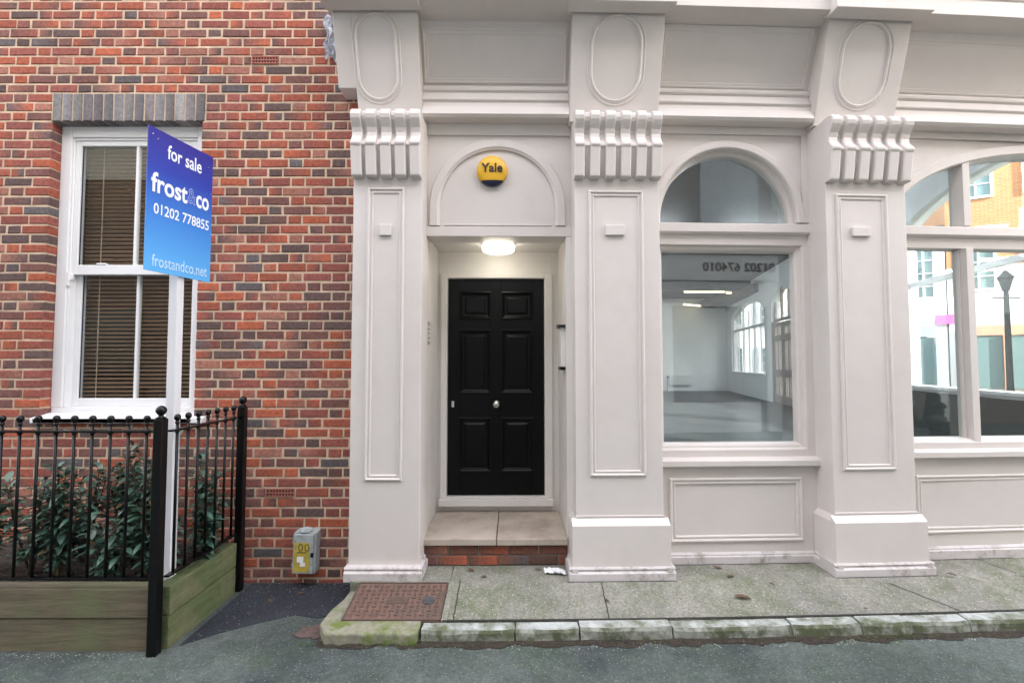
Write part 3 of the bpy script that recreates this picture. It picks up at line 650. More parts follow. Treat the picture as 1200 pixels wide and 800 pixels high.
g = MB(); g.box(1.17, 2.26, .105, .111, 1.01, 2.545); g.build('glass_pane', GLASS, w2, bend=True)
g = MB(); g.prism([(c2-.53, 2.7515)]+arc(c2, s2, .53, .538, 40)[::-1]+[(c2+.53, 2.7515)], .105, .111); g.build('glass_pane', GLASS, w2, bend=True)
SILL = [(.05, .858), (-.052, .858), (-.060, .866), (-.060, .905), (-.050, .914), (-.012, .926), (.05, .926)]
g = MB(); g.prof_u(SILL, 1.0885, 2.3565); g.build('window_sill', PAINT, w2, bend=True, bevel=.002)
def riser(u0, u1, pz0, pz1, pu0, pu1, ztop, sk):
    g = MB(); g.prof_u([(.0, .13), (.0, ztop), (.15, ztop), (.15, .13)], u0, u1, segs=1 if u1-u0 < 2 else 5); f = g.build('stall_riser', PAINT, shop, bend=True)
    g = MB(); g.sweep(rect(pu0, pu1, pz0, pz1), [(0, 0), (0, .014), (-.008, .020), (-.016, .018), (-.022, .010), (-.032, .008), (-.036, .014), (-.044, .012), (-.050, 0)], 0); g.build('panel_moulding', PAINT, f, bend=True)
    g = MB(); g.prof_u([(0, .12), (-.03, .12), (-.03, sk-.028), (-.022, sk-.022), (-.022, sk-.012), (-.012, sk-.006), (0, sk)], u0, u1, segs=1 if u1-u0 < 2 else 5); g.build('skirting', PAINT_D, f, bend=True, bevel=.002)
riser(1.088, 2.357, .288, .768, 1.198, 2.235, .858, .21)
# bay 3
c3, a3, b3, s3 = 4.40, 1.36, .60, 2.76; e0, e1 = 2.979, 5.82
g = MB(); arch_plate(g, e0, e1, 3.56, c3, s3, a3, b3, .02, .16, 2.757); g.prof_u([(0, 3.46), (0, 3.56), (.021, 3.56), (.021, 3.46)], e0, e1, segs=4)
w3 = g.build('shop_window', PAINT, shop, bend=True, bevel=.003); tag(w3, label='wide elliptical-arched window frame with mullions at the right end')
path = arc(c3, s3, a3, b3, 60)
g = MB(); g.sweep(path, [(-.004, -.12), (-.004, -.01), (.0, .0), (.008, .006), (.07, .006), (.078, .0), (.080, -.02)], 0, closed=False); g.build('arch_band', PAINT, w3, bend=True)
transom(w3, e0, e1)
for u in (3.662, 5.075):
    zt = s3+b3*math.sqrt(1-((u+.03-c3)/a3)**2)+.0
    g = MB(); g.box(u, u+.062, .004, .135, .97, 2.5715); g.box(u-.006, u+.056, .004, .135, 2.7515, zt+.01); g.box(u-.012, u, .06, .09, .97, 2.57); g.box(u+.062, u+.074, .06, .09, .97, 2.57); g.build('mullion', PAINT, w3, bend=True, bevel=.003)
g = MB(); g.box(e0, 3.05, .0, .15, .975, 2.5715); g.box(5.74, e1, .0, .15, .975, 2.5715); g.prof_u([(0, .975), (0, 1.02), (.03, 1.045), (.15, 1.045), (.15, .975)], 3.05, 5.74, segs=4); g.build('window_frame', PAINT, w3, bend=True, bevel=.003)
for a, b_ in ((3.04, 3.668), (3.718, 5.08), (5.13, 5.75)):
    g = MB(); g.box(a, b_, .10, .106, 1.03, 2.58); g.build('glass_pane', GLASS, w3, bend=True)
g = MB(); g.prism([(c3-a3, 2.757)]+arc(c3, s3, a3-.002, b3-.002, 60)[::-1]+[(c3+a3, 2.757)], .10, .106); g.build('glass_pane', GLASS, w3, bend=True)
g = MB(); g.prof_u([(y, z+.049) for y, z in SILL], e0, e1, segs=5); g.build('window_sill', PAINT, w3, bend=True, bevel=.002)
riser(e0, e1, .322, .768, 3.150, 5.65, .907, .222)
g = MB(); g.prof_u([(-.03, .13), (-.03, 4.2), (.25, 4.2), (.25, .13)], e1, 6.02); g.build('corner_pier', PAINT, shop, bend=True)
g = MB(); g.tube([(2.99, -.06, 1.79+.022*math.sin(t)) if False else (2.992, -.06+.022*math.cos(t), 1.80+.022*math.sin(t)) for t in [6.0*k/14 for k in range(15)]], .003, 6); g.build('wire_hook', WHITE, shop, bend=True)
# room behind the windows
FZ = .36; CZ_ = 4.70
A = Vector((6.0, .42)); B = Vector((9.8, 18.1)); dr = (B-A).normalized(); nn = Vector((dr.y, -dr.x))   # street side
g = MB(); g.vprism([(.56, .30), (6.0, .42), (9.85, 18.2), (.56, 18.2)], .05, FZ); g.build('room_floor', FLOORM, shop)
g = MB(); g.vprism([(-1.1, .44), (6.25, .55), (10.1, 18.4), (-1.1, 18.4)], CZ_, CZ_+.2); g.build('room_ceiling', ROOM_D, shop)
g = MB(); g.box(.5, .56, .75, 18.2, .13, CZ_); g.box(.5, 9.9, 18.1, 18.3, .13, CZ_); g.box(-1.1, .56, .76, .86, .13, CZ_)
g.box(1.0, 9.7, 18.07, 18.1, FZ, FZ+.16); g.prof_u([(.42, 3.6), (.42, CZ_), (.5, CZ_), (.5, 3.6)], .5, 6.0, segs=2)
g.build('room_wall', ROOM, shop)
g = MB()
for y in (14.2, 16.6): g.box(5.6, 9.6, y, y+.3, 4.38, CZ_)
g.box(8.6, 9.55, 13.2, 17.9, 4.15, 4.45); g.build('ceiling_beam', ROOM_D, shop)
L_ = (B-A).length
def side_pts(s0, s1, t0=0, t1=.26): return [tuple(A+dr*s0+nn*t0), tuple(A+dr*s1+nn*t0), tuple(A+dr*s1+nn*t1), tuple(A+dr*s0+nn*t1)]
ops = [(.45, 4.5, 1.22, 4.35), (5.3, 9.0, 1.22, 4.25), (9.75, 11.75, .36, 3.95), (12.5, 17.2, 1.22, 3.95)]
g = MB(); s = 0
for s0, s1, z0, z1 in ops:
    g.vprism(side_pts(s, s0), .0, CZ_); g.vprism(side_pts(s0, s1), .0, z0); s = s1
    # head with a segmental arch cut out of it
    n = 32; sp = z1-.55; q = [(s0, CZ_)]+[(s0+(s1-s0)*k/n, sp+.55*math.sqrt(max(0, 1-(2*k/n-1)**2))) for k in range(n+1)]+[(s1, CZ_)]
    va = [[g.b.verts.new((*(A+dr*a+nn*t), z)) for a, z in q] for t in (0, .26)]
    g.face(va[0]); g.face(va[1][::-1])
    for k in range(len(q)): g.face([va[0][k-1], va[0][k], va[1][k], va[1][k-1]])
g.vprism(side_pts(s, L_+.3), 0, CZ_); g.build('side_wall', ROOM, shop)
def sbox(g, s0, s1, t0, t1, z0, z1, mi=0): g.vprism(side_pts(s0, s1, t0, t1), z0, z1, mi)
for i, (s0, s1, z0, z1) in enumerate(ops):
    g = MB(); n = 3; lt = 2.95
    sbox(g, s0, s1, -.06, .16, z0, z0+.045) if i != 2 else None
    sbox(g, s0, s1, .08, .15, lt, lt+.09)
    for k in range(n+1):
        q = s0+(s1-s0-.07)*k/n; sbox(g, q, q+.07, .08, .15, z0 if i != 2 else lt, z1-.03)
    if i == 3:
        for k in range(3): q = s0+(s1-s0)*(k+.5)/3; sbox(g, q-.02, q+.02, .09, .14, z0, z1-.3)
    if i == 2:
        sbox(g, s0, s0+.12, .0, .2, .36, lt); sbox(g, s1-.12, s1, .0, .2, .36, lt)
    sw = g.build('side_window', WHITE if i != 2 else GREYDOOR, shop)
    g = MB(); sbox(g, s0, s1, .11, .116, z0 if i != 2 else lt, z1); g.build('glass_pane', GLASS, sw)
g = MB(); sbox(g, .1, 9.2, -.03, -.002, FZ, 1.17); g.build('shade_panel', WALL_SHADE, shop)  # shade below the sills, painted as a dark panel on the white wall
# glazed double door in the side wall, opening into the room
s0, s1 = 9.87, 11.63; g = MB()
for k in range(2):
    a = s0+k*(s1-s0)/2; b_ = a+(s1-s0)/2
    for q0, q1 in ((a, a+.16), (b_-.16, b_), ((a+b_)/2-.05, (a+b_)/2+.05)): sbox(g, q0, q1, .02, .09, FZ, 2.9)
    for z0, z1 in ((FZ, .62), (1.2, 1.42), (2.32, 2.5), (2.78, 2.9)): sbox(g, a+.16, b_-.16, .021, .089, z0, z1)
dd = g.build('side_door', GREYDOOR, shop); g = MB(); sbox(g, s0, s1, .05, .056, FZ+.05, 2.85); g.build('glass_pane', GLASS, dd)
# ceiling strip lights, radiator
def striplight(x, y, z, ln, ang, lab, STRIP=STRIP):
    o = empty('strip_light', (x, y, z), lab, 'ceiling light', 'strip lights in the empty room')
    r = Vector((math.cos(ang), math.sin(ang), 0)); g = MB(); g.obox((x, y, z+.04), r, (0, 0, 1), r.cross(Vector((0, 0, 1))), ln, .06, .10); g.build('lamp_housing', WHITE, o)
    g = MB(); g.obox((x, y, z-.015), r, (0, 0, 1), r.cross(Vector((0, 0, 1))), ln-.04, .045, .09); g.build('lamp_tube', STRIP, o)
striplight(7.55, 15.0, 4.42, 1.6, 0, 'yellow-lit ceiling strip light over the middle of the empty room')
striplight(9.15, 15.0, 4.38, 1.5, 0, 'ceiling strip light nearest the arched side windows')
striplight(8.0, 17.5, 4.2, 1.1, .55, 'slanting strip light deepest in the room by the far wall')
for k, (x, y) in enumerate(((4.5, 15), (3, 11), (3.2, 13), (3, 7), (5.6, 7), (1.5, 5.0), (5.0, 3.4))):  # unseen strips added as fill light for the room
    striplight(x, y, 4.42, 1.6, 0, ['added fill strip light above the hidden left part of the room', 'added fill strip light over the left middle of the room', 'added fill strip light over the middle of the room', 'added fill strip light left of the near side window', 'added fill strip light by the near side window', 'added fill strip light just inside the narrow arched window', 'added fill strip light just inside the wide arched window'][k], FILL_STRIP)
rad = empty('radiator', (7.55, 18.02, .55), 'white panel radiator low on the far wall of the empty room', 'radiator')
g = MB(); g.box(7.1, 8.1, 17.95, 18.05, .62, 1.10)
for k in range(24): g.box(7.12+k*.0405, 7.14+k*.0405, 17.94, 17.951, .65, 1.07)
g.build('radiator_panel', WHITE, rad, bevel=.004); g = MB(); g.tube([(7.0, 18.0, 1.0), (7.1, 18.0, 1.0)], .03, 8); g.tube([(7.02, 18.0, FZ), (7.02, 18.0, 1.0)], .012, 6); g.build('valve', CHROME, rad)

# ------------------------------------------------------------------ things fixed to the building
al = empty('alarm_box', (-.155, .018, 3.135), 'round yellow alarm box with navy lower rim in the blind arch above the door', 'alarm box')
AC = (-.155, .018+bendf(-.155), 3.135)
g = MB(); pr = [(.116, 0), (.118, .012), (.118, .030)]+[(.118*math.cos(t*.1122), .030+.033*math.sin(t*.1122)) for t in range(1, 14)]
g.lathe(AC, pr, 'y', 64)
bmesh.ops.bisect_plane(g.b, geom=g.b.verts[:]+g.b.edges[:]+g.b.faces[:], plane_co=(0, 0, AC[2]-.080), plane_no=(0, 0, 1))
for f in g.b.faces:
    if f.calc_center_median().z < AC[2]-.080: f.material_index = 1
g.build('alarm_cover', [YELLOW, NAVY], al, smooth=True)
textmesh('lettering', 'Yale', (AC[0]-.082, AC[1]-.0605, AC[2]-.022), (1, 0, 0), (0, 0, 1), .164, .070, BROWNINK, al, bold=.022, ext=.006)
lp = empty('porch_lamp', (-.115, .33, 2.6), 'round lit white ceiling lamp in the porch above the black door', 'ceiling lamp')
LC = (-.115, .34, 2.655)
g = MB(); g.lathe((LC[0], LC[1], LC[2]-.022), [(.142, 0), (.145, .006), (.145, .022)], 'z', 40); g.build('lamp_base', CHROME, lp, smooth=False)
g = MB(); g.lathe((LC[0], LC[1], LC[2]-.075), [(.10, 0), (.125, .004), (.136, .014), (.138, .053)], 'z', 40); g.build('diffuser', LAMPG, lp, smooth=True)
ic = empty('intercom', (-.665, .12, 1.85), 'small steel intercom panel on the left wall of the porch', 'intercom')
g = MB(); g.box(-.672, -.652, .05, .155, 1.792, 1.968); g.build('intercom_plate', INTERC, ic, bevel=.003)
g = MB()
for k in range(4): g.box(-.652, -.6455, .068, .138, 1.812+k*.036, 1.829+k*.036)
g.build('call_button', CREAM, ic, bevel=.001)
lb = empty('wall_box', (.40, .2, 1.58), 'slim pale letter box with black lid and base on the right wall of the porch', 'letter box')
g = MB(); g.box(.385, .42, .10, .26, 1.615, 1.925); g.build('box_body', CREAM, lb, bevel=.004)
g = MB(); g.prof_u([(.07, 1.925), (.075, 1.945), (.28, 1.962), (.28, 1.925)], .366, .4205); g.build('box_lid', IRON, lb, bevel=.003)
g = MB(); g.box(.378, .4205, .09, .27, 1.590, 1.614); g.build('box_base', IRON, lb, bevel=.003)
mt = empty('meter_cabinet', (-1.53, 0, .10), 'dented pale grey meter cabinet with yellow sticker low on the brick wall', 'meter cabinet')
def rot(o, ax=(0, 0, 0)): o.rotation_euler = ax
g = MB(); g.box(-1.612, -1.446, -.085, .0, .105, .40); g.box(-1.606, -1.452, -.002, .004, .095, .405); g.build('cabinet_body', METER, mt, bevel=.008)
g = MB(); g.box(-1.606, -1.458, -.108, -.086, .112, .393); g.box(-1.614, -1.606, -.105, -.09, .16, .19); g.box(-1.614, -1.606, -.105, -.09, .32, .35); dr_ = g.build('cabinet_door', METER, mt, bevel=.006)
g = MB(); g.box(-1.595, -1.482, -.1095, -.1083, .125, .335); g.build('warning_sticker', YELLOWL, dr_)
g = MB(); g.box(-1.572, -1.525, -.1112, -.110, .195, .235); g.box(-1.548, -1.510, -.1112, -.110, .165, .194); g.build('sticker_patch', WHITE, dr_)
g = MB()
for cx in (-1.548, -1.502): g.sweep(stadium(cx, .30, .010, .020, 8), [(0, 0), (.005, .001), (.006, 0)], -.1098)
g.box(-1.575, -1.505, -.1105, -.1096, .262, .268)
g.build('sticker_mark', DARKB, dr_)
g = MB(); g.lathe((-1.535, -.055, .400), [(.045, 0), (.05, .008), (.04, .02), (.022, .026)], 'z', 16); g.build('cable_gland', METER, mt)
g = MB(); g.box(-1.47, -1.452, -.120, -.107, .235, .265); g.build('cabinet_latch', IRON, dr_, bevel=.002)
for o in (mt,): o.rotation_euler = (0, R(1.5), 0)
g = MB(); pts = []
for i in range(9):
    for j in range(12): pts.append((i, j))
V = {}
for i, j in pts:
    x = -1.46+i*.0165*(1-.03*j*.3)+.012*math.sin(j*1.3); z = 4.02+j*.032+.008*math.sin(i*2); V[i, j] = g.b.verts.new((x, -.03-.02*math.sin(i*1.1+j*.9)-.01*math.cos(i*2.1), z-(.0 if j else .03*math.sin(i*1.7))))
for i in range(8):
    for j in range(11): g.face([V[i, j], V[i+1, j], V[i+1, j+1], V[i, j+1]])
fl = g.build('flashing_sheet', FOIL); sm = fl.modifiers.new('thick', 'SOLIDIFY'); sm.thickness = .002
tag(fl, 'crumpled silver-grey sheet of flashing stuck at the top left corner of the shopfront', 'flashing')

# ------------------------------------------------------------------ manhole cover, litter
mh = empty('manhole_cover', (-.745, -.47, .1), 'rusty rectangular iron manhole cover in the pavement below the left pilaster', 'manhole cover')
a0, a1, b0, b1 = -1.048, -.440, -.652, -.290
g = MB(); g.box(a0, a1, b0, b1, .08, .13)
g2 = g; g.build_z = None
def flat(g):
    for v in g.b.verts:
        v.co.z = v.co.z-.13+pave_z(v.co.y)+.004
flat(g); g.build('cover_plate', RUST, mh, bevel=.003)
g = MB(); nx, ny = 14, 8; dx, dy = (a1-a0-.05)/nx, (b1-b0-.05)/ny
for i in range(nx):
    for j in range(ny):
        cx, cy = a0+.025+dx*(i+.5), b0+.025+dy*(j+.5)
        if 5 <= i <= 8 and 3 <= j <= 4: continue
        if (i+j) % 2: g.box(cx-.015, cx+.015, cy-.006, cy+.006, .129, .1335)
        else: g.box(cx-.006, cx+.006, cy-.016, cy+.016, .129, .1335)
g.box(-.815, -.675, -.505, -.437, .129, .1332)
for q in ((a0, a1, b0, b0+.010), (a0, a1, b1-.010, b1), (a0, a0+.010, b0, b1), (a1-.010, a1, b0, b1)): g.box(*q, .128, .1345)
flat(g); g.build('cover_rib', RUST_D, mh, bevel=.0015)
g = MB(); g.lathe((-.545, -.475, .130), [(.040, 0), (.040, .004), (.03, .005)], 'z', 14); g.box(-.585, -.505, -.483, -.467, .131, .137); g.box(-.553, -.537, -.51, -.44, .1312, .1368)
flat(g); g.build('keyhole_boss', LEAD, mh)
def leaf_litter(x, y, z, s, a, lab, name='dead_leaf'):
    g = MB(); n = 7; rows = []
    for i in range(n):
        t = i/(n-1); w = s*.42*math.sin(math.pi*min(.97, t*.9+.06)); yy = (t-.5)*s*2
        rows.append([g.b.verts.new((k*w, yy, z+.004+abs(k)*w*.5+.01*s/.04*t*t+random.uniform(0, .003))) for k in (-1, -.5, 0, .5, 1)])
    for i in range(n-1):
        for k in range(4): g.face([rows[i][k], rows[i][k+1], rows[i+1][k+1], rows[i+1][k]])
    for v in g.b.verts: v.co.x, v.co.y = x+v.co.x*math.cos(a)-v.co.y*math.sin(a), y+v.co.x*math.sin(a)+v.co.y*math.cos(a)
    o = g.build(name, DEAD); m_ = o.modifiers.new('thick', 'SOLIDIFY'); m_.thickness = .0012
    tag(o, lab, 'leaf', 'dead leaves on the pavement')
leaf_litter(-.30, -.10, .13, .032, .9, 'dark brown dead leaf lying below the left half of the brick doorstep')
leaf_litter(-.20, -.21, .13, .026, 2.2, 'broken dead leaf on the concrete a little way in front of the doorstep')
leaf_litter(.19, -.09, .13, .024, 1.5, 'small dark leaf beside the crumpled white paper by the doorstep')
leaf_litter(1.52, -.06, .128, .03, 1.2, 'dead leaf against the skirting under the narrow arched window')
leaf_litter(1.55, -.20, .128, .033, 1.9, 'curled dead leaf behind the largest one, below the window panel')
leaf_litter(1.52, -.44, .095, .052, 1.5, 'largest curled brown leaf, on the pavement between the second and third pilasters')
leaf_litter(1.78, -.32, .128, .022, .5, 'small thin leaf scrap right of the largest curled leaf')
leaf_litter(3.12, -.20, .14, .03, 1.3, 'narrow dead leaf lying just right of the third pilaster base')
leaf_litter(-1.50, -.19, .006, .026, 2.4, 'small curled leaf on the dark tarmac directly below the meter cabinet')
leaf_litter(.62, -.47, .092, .022, .4, 'little dead leaf on the pavement in front of the middle pilaster')
leaf_litter(2.25, -.55, .080, .02, 2.0, 'dead leaf scrap near the kerb in front of the third pilaster')
leaf_litter(-1.66, -.30, .006, .03, .7, 'brown leaf on the dark tarmac between the railing and the meter cabinet')
g = MB(); V = {}
for i in range(9):
    for j in range(6):
        x = .235+i*.019; y = -.16+j*.016; V[i, j] = g.b.verts.new((x+random.uniform(-.004, .004), y-.004*i+random.uniform(-.004, .004), .134+random.uniform(0, .02)*math.sin(math.pi*i/8)+.004+.012*math.sin(i*1.3+j)**2))
for i in range(8):
    for j in range(5): g.face([V[i, j], V[i+1, j], V[i+1, j+1], V[i, j+1]])
pp = g.build('paper_scrap', PAPER); pp.modifiers.new('thick', 'SOLIDIFY').thickness = .002; tag(pp, 'crumpled white paper lying on the pavement at the right end of the doorstep', 'paper')

# ------------------------------------------------------------------ planter, railing, sign, shrubs
pl = empty('timber_planter', (-2.9, -.4, 0), 'raised bed of mossy green timber sleepers under the window', 'planter')
def board(x0, x1, y0, y1, z0, z1, m, nm='timber_board'):
    g = MB(); g.box(x0, x1, y0, y1, z0, z1); bmesh.ops.subdivide_edges(g.b, edges=g.b.edges[:], cuts=4, use_grid_fill=True)
    for v in g.b.verts: v.co += Vector([random.uniform(-.0015, .0015) for _ in range(3)])
    return g.build(nm, m, pl, bevel=.005)
board(-4.1, -2.045, -.86, -.76, .188, .352, SLEEPER); board(-4.1, -2.045, -.852, -.755, -.02, .184, SLEEPER)
board(-2.075, -1.98, -.83, -.16, .190, .355, SLEEPER_S); board(-2.072, -1.984, -.83, -.16, -.02, .186, SLEEPER_S)
g = MB(); g.box(-4.1, -2.06, -.76, .003, .0, .29); g.build('soil', SOIL, pl)
rl = empty('iron_railing', (-2.0, -.86, 0), 'black iron railing with ball finials on two sides of the timber planter', 'railing')
def post(x, y, z0=0):
    g = MB(); g.box(x-.026, x+.026, y-.026, y+.026, z0, 1.325); g.box(x-.021, x+.021, y-.021, y+.021, 1.325, 1.333); p = g.build('post', IRON, rl, bevel=.006)
    g = MB(); g.lathe((x, y, 1.332), [(.022, 0), (.016, .006), (.012, .012), (.020, .020), (.0275, .034), (.0285, .044), (.024, .056), (.012, .066), (.002, .069)], 'z', 18); g.build('ball_finial', IRON, p, smooth=True)
post(-2.027, -.883); post(-1.985, -.12); post(-3.75, -.87)
g = MB(); g.box(-3.72, -2.07, -.876, -.844, 1.243, 1.255); g.build('rail', IRON, rl, bevel=.002); g = MB()
g.box(-3.72, -2.07, -.876, -.844, .408, .420); g.build('rail', IRON, rl, bevel=.002)
g = MB(); g.box(-2.016, -1.984, -.84, -.15, 1.243, 1.255); g.build('rail', IRON, rl, bevel=.002); g = MB(); g.box(-2.016, -1.984, -.84, -.15, .408, .420); g.build('rail', IRON, rl, bevel=.002)
bal = None
def baluster(x, y):
    global bal
    if bal is None:
        g = MB(); g.tube([(x, y, .40), (x, y, 1.292)], .0082, 10)
        g.lathe((x, y, 1.285), [(.009, 0), (.013, .004), (.013, .010), (.008, .013), (.009, .018), (.015, .024), (.0185, .034), (.0185, .042), (.014, .052), (.004, .057)], 'z', 14)
        g.lathe((x, y, 1.232), [(.009, 0), (.014, .003), (.014, .008), (.009, .011)], 'z', 12)
        bal = g.build('baluster', IRON, rl, smooth=True); bal['pos'] = 0; del bal['pos']; baluster.base = (x, y)
    else:
        o = bal.copy(); C.objects.link(o); o.parent = rl; o.location = Vector(bal.location)+Vector((x-baluster.base[0], y-baluster.base[1], 0))
for k in range(15): baluster(-2.125-.1055*k, -.86)
for k in range(7): baluster(-2.0, -.785+.0965*k)

sg = empty('for_sale_sign', (-2.085, -.70, .29), 'blue estate agent for sale board on a white post in the planter', 'sign')
g = MB(); g.box(-.027, .027, -.03, .03, 0, 2.6); po = g.build('post', POSTW, sg, bevel=.004); 
po.location = (0, 0, 0); po.rotation_euler = (0, R(-.15), 0)
BL = Vector((-2.097, -.962, 2.178)); BR = Vector((-2.006, -.512, 2.178)); rr = (BR-BL).normalized(); up = Vector((0, 0, 1)); nb_ = rr.cross(up); BW = (BR-BL).length; BH = .842
g = MB(); g.obox((0, 0, BH/2), rr, up, nb_, BW, BH, .006); bd = g.build('sign_board', BOARD, sg, bevel=.001); put(bd, (BL+BR)/2, sg)
BLf = BL+nb_*.0042
def st_(nm, body, fx, fz, w, h, m=INKW, **k): return textmesh(nm, body, BLf+rr*BW*fx+up*BH*fz, rr, up, BW*w, BH*h, m, bd, **k)
# measured on the photograph as fractions of the board
st_('lettering', 'for sale', .27, .822, .53, .105)
st_('lettering', 'frost', .056, .550, .53, .142, bold=.022)
st_('lettering', '&', .588, .560, .135, .118, m=INKB, thin=True)
st_('lettering', 'co', .725, .552, .215, .098, bold=.022)
st_('lettering', '01202 778855', .10, .402, .85, .076)
st_('lettering', 'frostandco.net', .096, .035, .84, .085, bold=.006, m=mat('pale_ink', (.45, .66, .86), .5, bump=0))
g = MB()
for fx, fz in ((.06, .95), (.13, .93), (.92, .90), (.62, .325), (.63, .06), (.60, .86), (.97, .7)): c = BLf+rr*BW*fx+up*BH*fz; g.ball(tuple(c), .004, seg=8)
g.build('screw', CHROME, bd)

def shrub(x, y, h, spread, n, lab, red=.0):
    h *= 1.12; spread *= 1.2; n += 1; red += .015
    o = empty('laurel_shrub', (x, y, .29), lab, 'shrub', 'shrubs in the timber planter')
    st = MB(); lf = MB(); base = Vector((x, y, .285))
    for s in range(n):
        a = random.uniform(0, 6.28); lean = random.uniform(.1, 1)*spread; hh = h*random.uniform(.55, 1)
        top = base+Vector((math.cos(a)*lean, math.sin(a)*lean*.55, hh)); mid = base+(top-base)*.5+Vector((math.cos(a)*lean*.12, 0, hh*.06))
        st.tube([base+Vector((random.uniform(-.03, .03), random.uniform(-.03, .03), 0)), mid, top], [.006, .005, .003], 6)
        k = int(34*hh/.5)
        for i in range(k):
            t = .18+.84*i/k; p = (mid+(top-mid)*(t-.5)*2) if t > .5 else (base+(mid-base)*t*2)
            th = i*2.4+s; tip = t > .9; el = random.uniform(-.25, .55)+(.5 if tip else 0)
            d = Vector((math.cos(th)*math.cos(el), math.sin(th)*math.cos(el), math.sin(el)))
            ln = random.uniform(.05, .112); w = ln*random.uniform(.17, .23); side = d.cross(Vector((0, 0, 1))).normalized(); nn_ = side.cross(d).normalized()
            mi = 1 if random.random() < red*(2 if tip else .5) else 0
            prev = None; p0 = p+d*.012
            for q in range(5):
                f = q/4; ww = w*math.sin(math.pi*min(.985, f*.93+.05)); c = p0+d*ln*f-Vector((0, 0, 1))*ln*.28*f*f
                row = [lf.b.verts.new(c-side*ww+nn_*ww*.35), lf.b.verts.new(c), lf.b.verts.new(c+side*ww+nn_*ww*.35)]
                if prev: 
                    for z_ in range(2): lf.face([prev[z_], prev[z_+1], row[z_+1], row[z_]], mi)
                prev = row
    st.build('stem', STEM, o); lf.build('foliage', [LEAFM, LEAFR], o, smooth=True)
shrub(-3.12, -.52, .60, .16, 7, 'dark leafy shrub at the left edge of the planter, cut by the frame')
shrub(-2.84, -.60, .64, .15, 8, 'bushy green shrub second from the left behind the front railing', .05)
shrub(-2.58, -.38, .70, .15, 8, 'taller shrub with reddish young leaves in the middle of the planter', .35)
shrub(-2.36, -.50, .78, .15, 9, 'tallest glossy shrub, under the white window sill', .05)
shrub(-2.20, -.62, .44, .13, 7, 'low shrub beside the black corner post of the railing')
shrub(-2.14, -.22, .62, .10, 6, 'thin shrub against the brick wall behind the side railing')
shrub(-2.98, -.30, .58, .14, 6, 'shrub at the back of the planter behind the two leftmost shrubs')
shrub(-2.70, -.22, .60, .13, 6, 'dark shrub against the wall behind the reddish one', .1)
shrub(-2.47, -.66, .40, .13, 6, 'low shrub close behind the front railing, left of the white sign post')
shrub(-2.06, -.40, .42, .08, 4, 'small sprig behind the side railing between its middle bars')
shrub(-3.45, -.5, .6, .15, 6, 'shrub outside the left edge of the view')

# ------------------------------------------------------------------ the lane behind the viewer (seen in the glass, shades the front)
OY = -7.2
ob = empty('terrace_building', (4, OY, 0), 'tall dark brick and white render building across the lane, reflected in the shop glass', 'building')
g = MB(); g.box(-7, 15.2, OY-3, OY, 4.2, 9.6); g.box(-7, 15.2, OY-3, OY-.02, 0, 3.0); g.build('brick_wall', OPP_B, ob)
g = MB(); g.box(5.1, 6.55, OY, OY+.06, 4.345, 8.2); g.box(10.8, 11.7, OY, OY+.06, 4.345, 8.4); g.box(-2, 1.2, OY, OY+.06, 4.345, 8.0); g.build('render_panel', mat('grey_render', (.42, .45, .45), .8, var=.1, bump=.2, patch=(.33, .36, .36)), ob)
g = MB(); g.box(-7, 15.2, OY-.01, OY+.12, 3.6, 4.24); g.box(-7, 15.2, OY-.02, OY+.2, 4.24, 4.34); g.box(-7, 15.2, OY-.02, OY+.08, 2.98, 3.6)
for x in (-6, -3.5, -1, 1.5, 4, 6.7, 9.3, 11.8): g.box(x, x+.35, OY, OY+.1, 0, 3.0)
for x in (-3, 4.3): g.box(x, x+2.2, OY, OY+.08, 0, .7)
fa = g.build('fascia', OPP_W, ob)
for i in range(6):
    x = -5.5+i*2.9; g = MB(); g.box(x, x+1.9, OY-.018, OY+.01, .75, 2.9); g.build('shop_pane', DGLASS, ob)
def facia_text(b, x0, x1, z, h): return textmesh('lettering', b, (x1, OY+.124, z), (-1, 0, 0), (0, 0, 1), x1-x0, h, BROWNINK, fa, bold=.02, ext=.01)
T1 = facia_text('01202 674010', 5.1, 6.9, 3.82, .22)
T2 = facia_text('OOLS', 10.75, 11.55, 3.82, .24)
low = empty('cream_topped_house', (-13, OY, 0), 'house with cream upper floor and brown brick below, further left across the lane', 'house')
g = MB(); g.box(-19, -7.05, OY-4, OY-.12, 0, 6.0); g.build('lower_wall', OPP_B, low); g = MB(); g.box(-19, -7.05, OY-4, OY-.1, 6.0, 7.2); hw_ = g.build('wall', OPP_C, low); g = MB(); g.prism([(-19.2, 7.2), (-7.05, 7.2), (-7.05, 7.35), (-19.2, 7.35)], OY-4.2, OY+.1); g.build('roof', LEAD, low)
for x in (-17, -13.5, -10): g = MB(); g.box(x, x+1.2, OY-.11, OY-.06, 1.3, 2.9); g.build('window', DGLASS, low)
rl2 = empty('sky_blocker_shop', (20, OY, 0), 'low dark brick shop added across the lane to keep bright sky out of the glass', 'shop')  # added so the window reflects dark brick here instead of bright sky
g = MB(); g.box(15.3, 28, OY-4, OY-.1, 0, 4.4); g.build('wall', OPP_B, rl2); g = MB(); g.box(15.22, 28.1, OY-4.1, OY, 4.402, 4.55); g.build('roof', LEAD, rl2)
for x in (16, 19.5, 23): g = MB(); g.box(x, x+2.4, OY-.098, OY-.06, .8, 2.8); g.build('window', DGLASS, rl2)
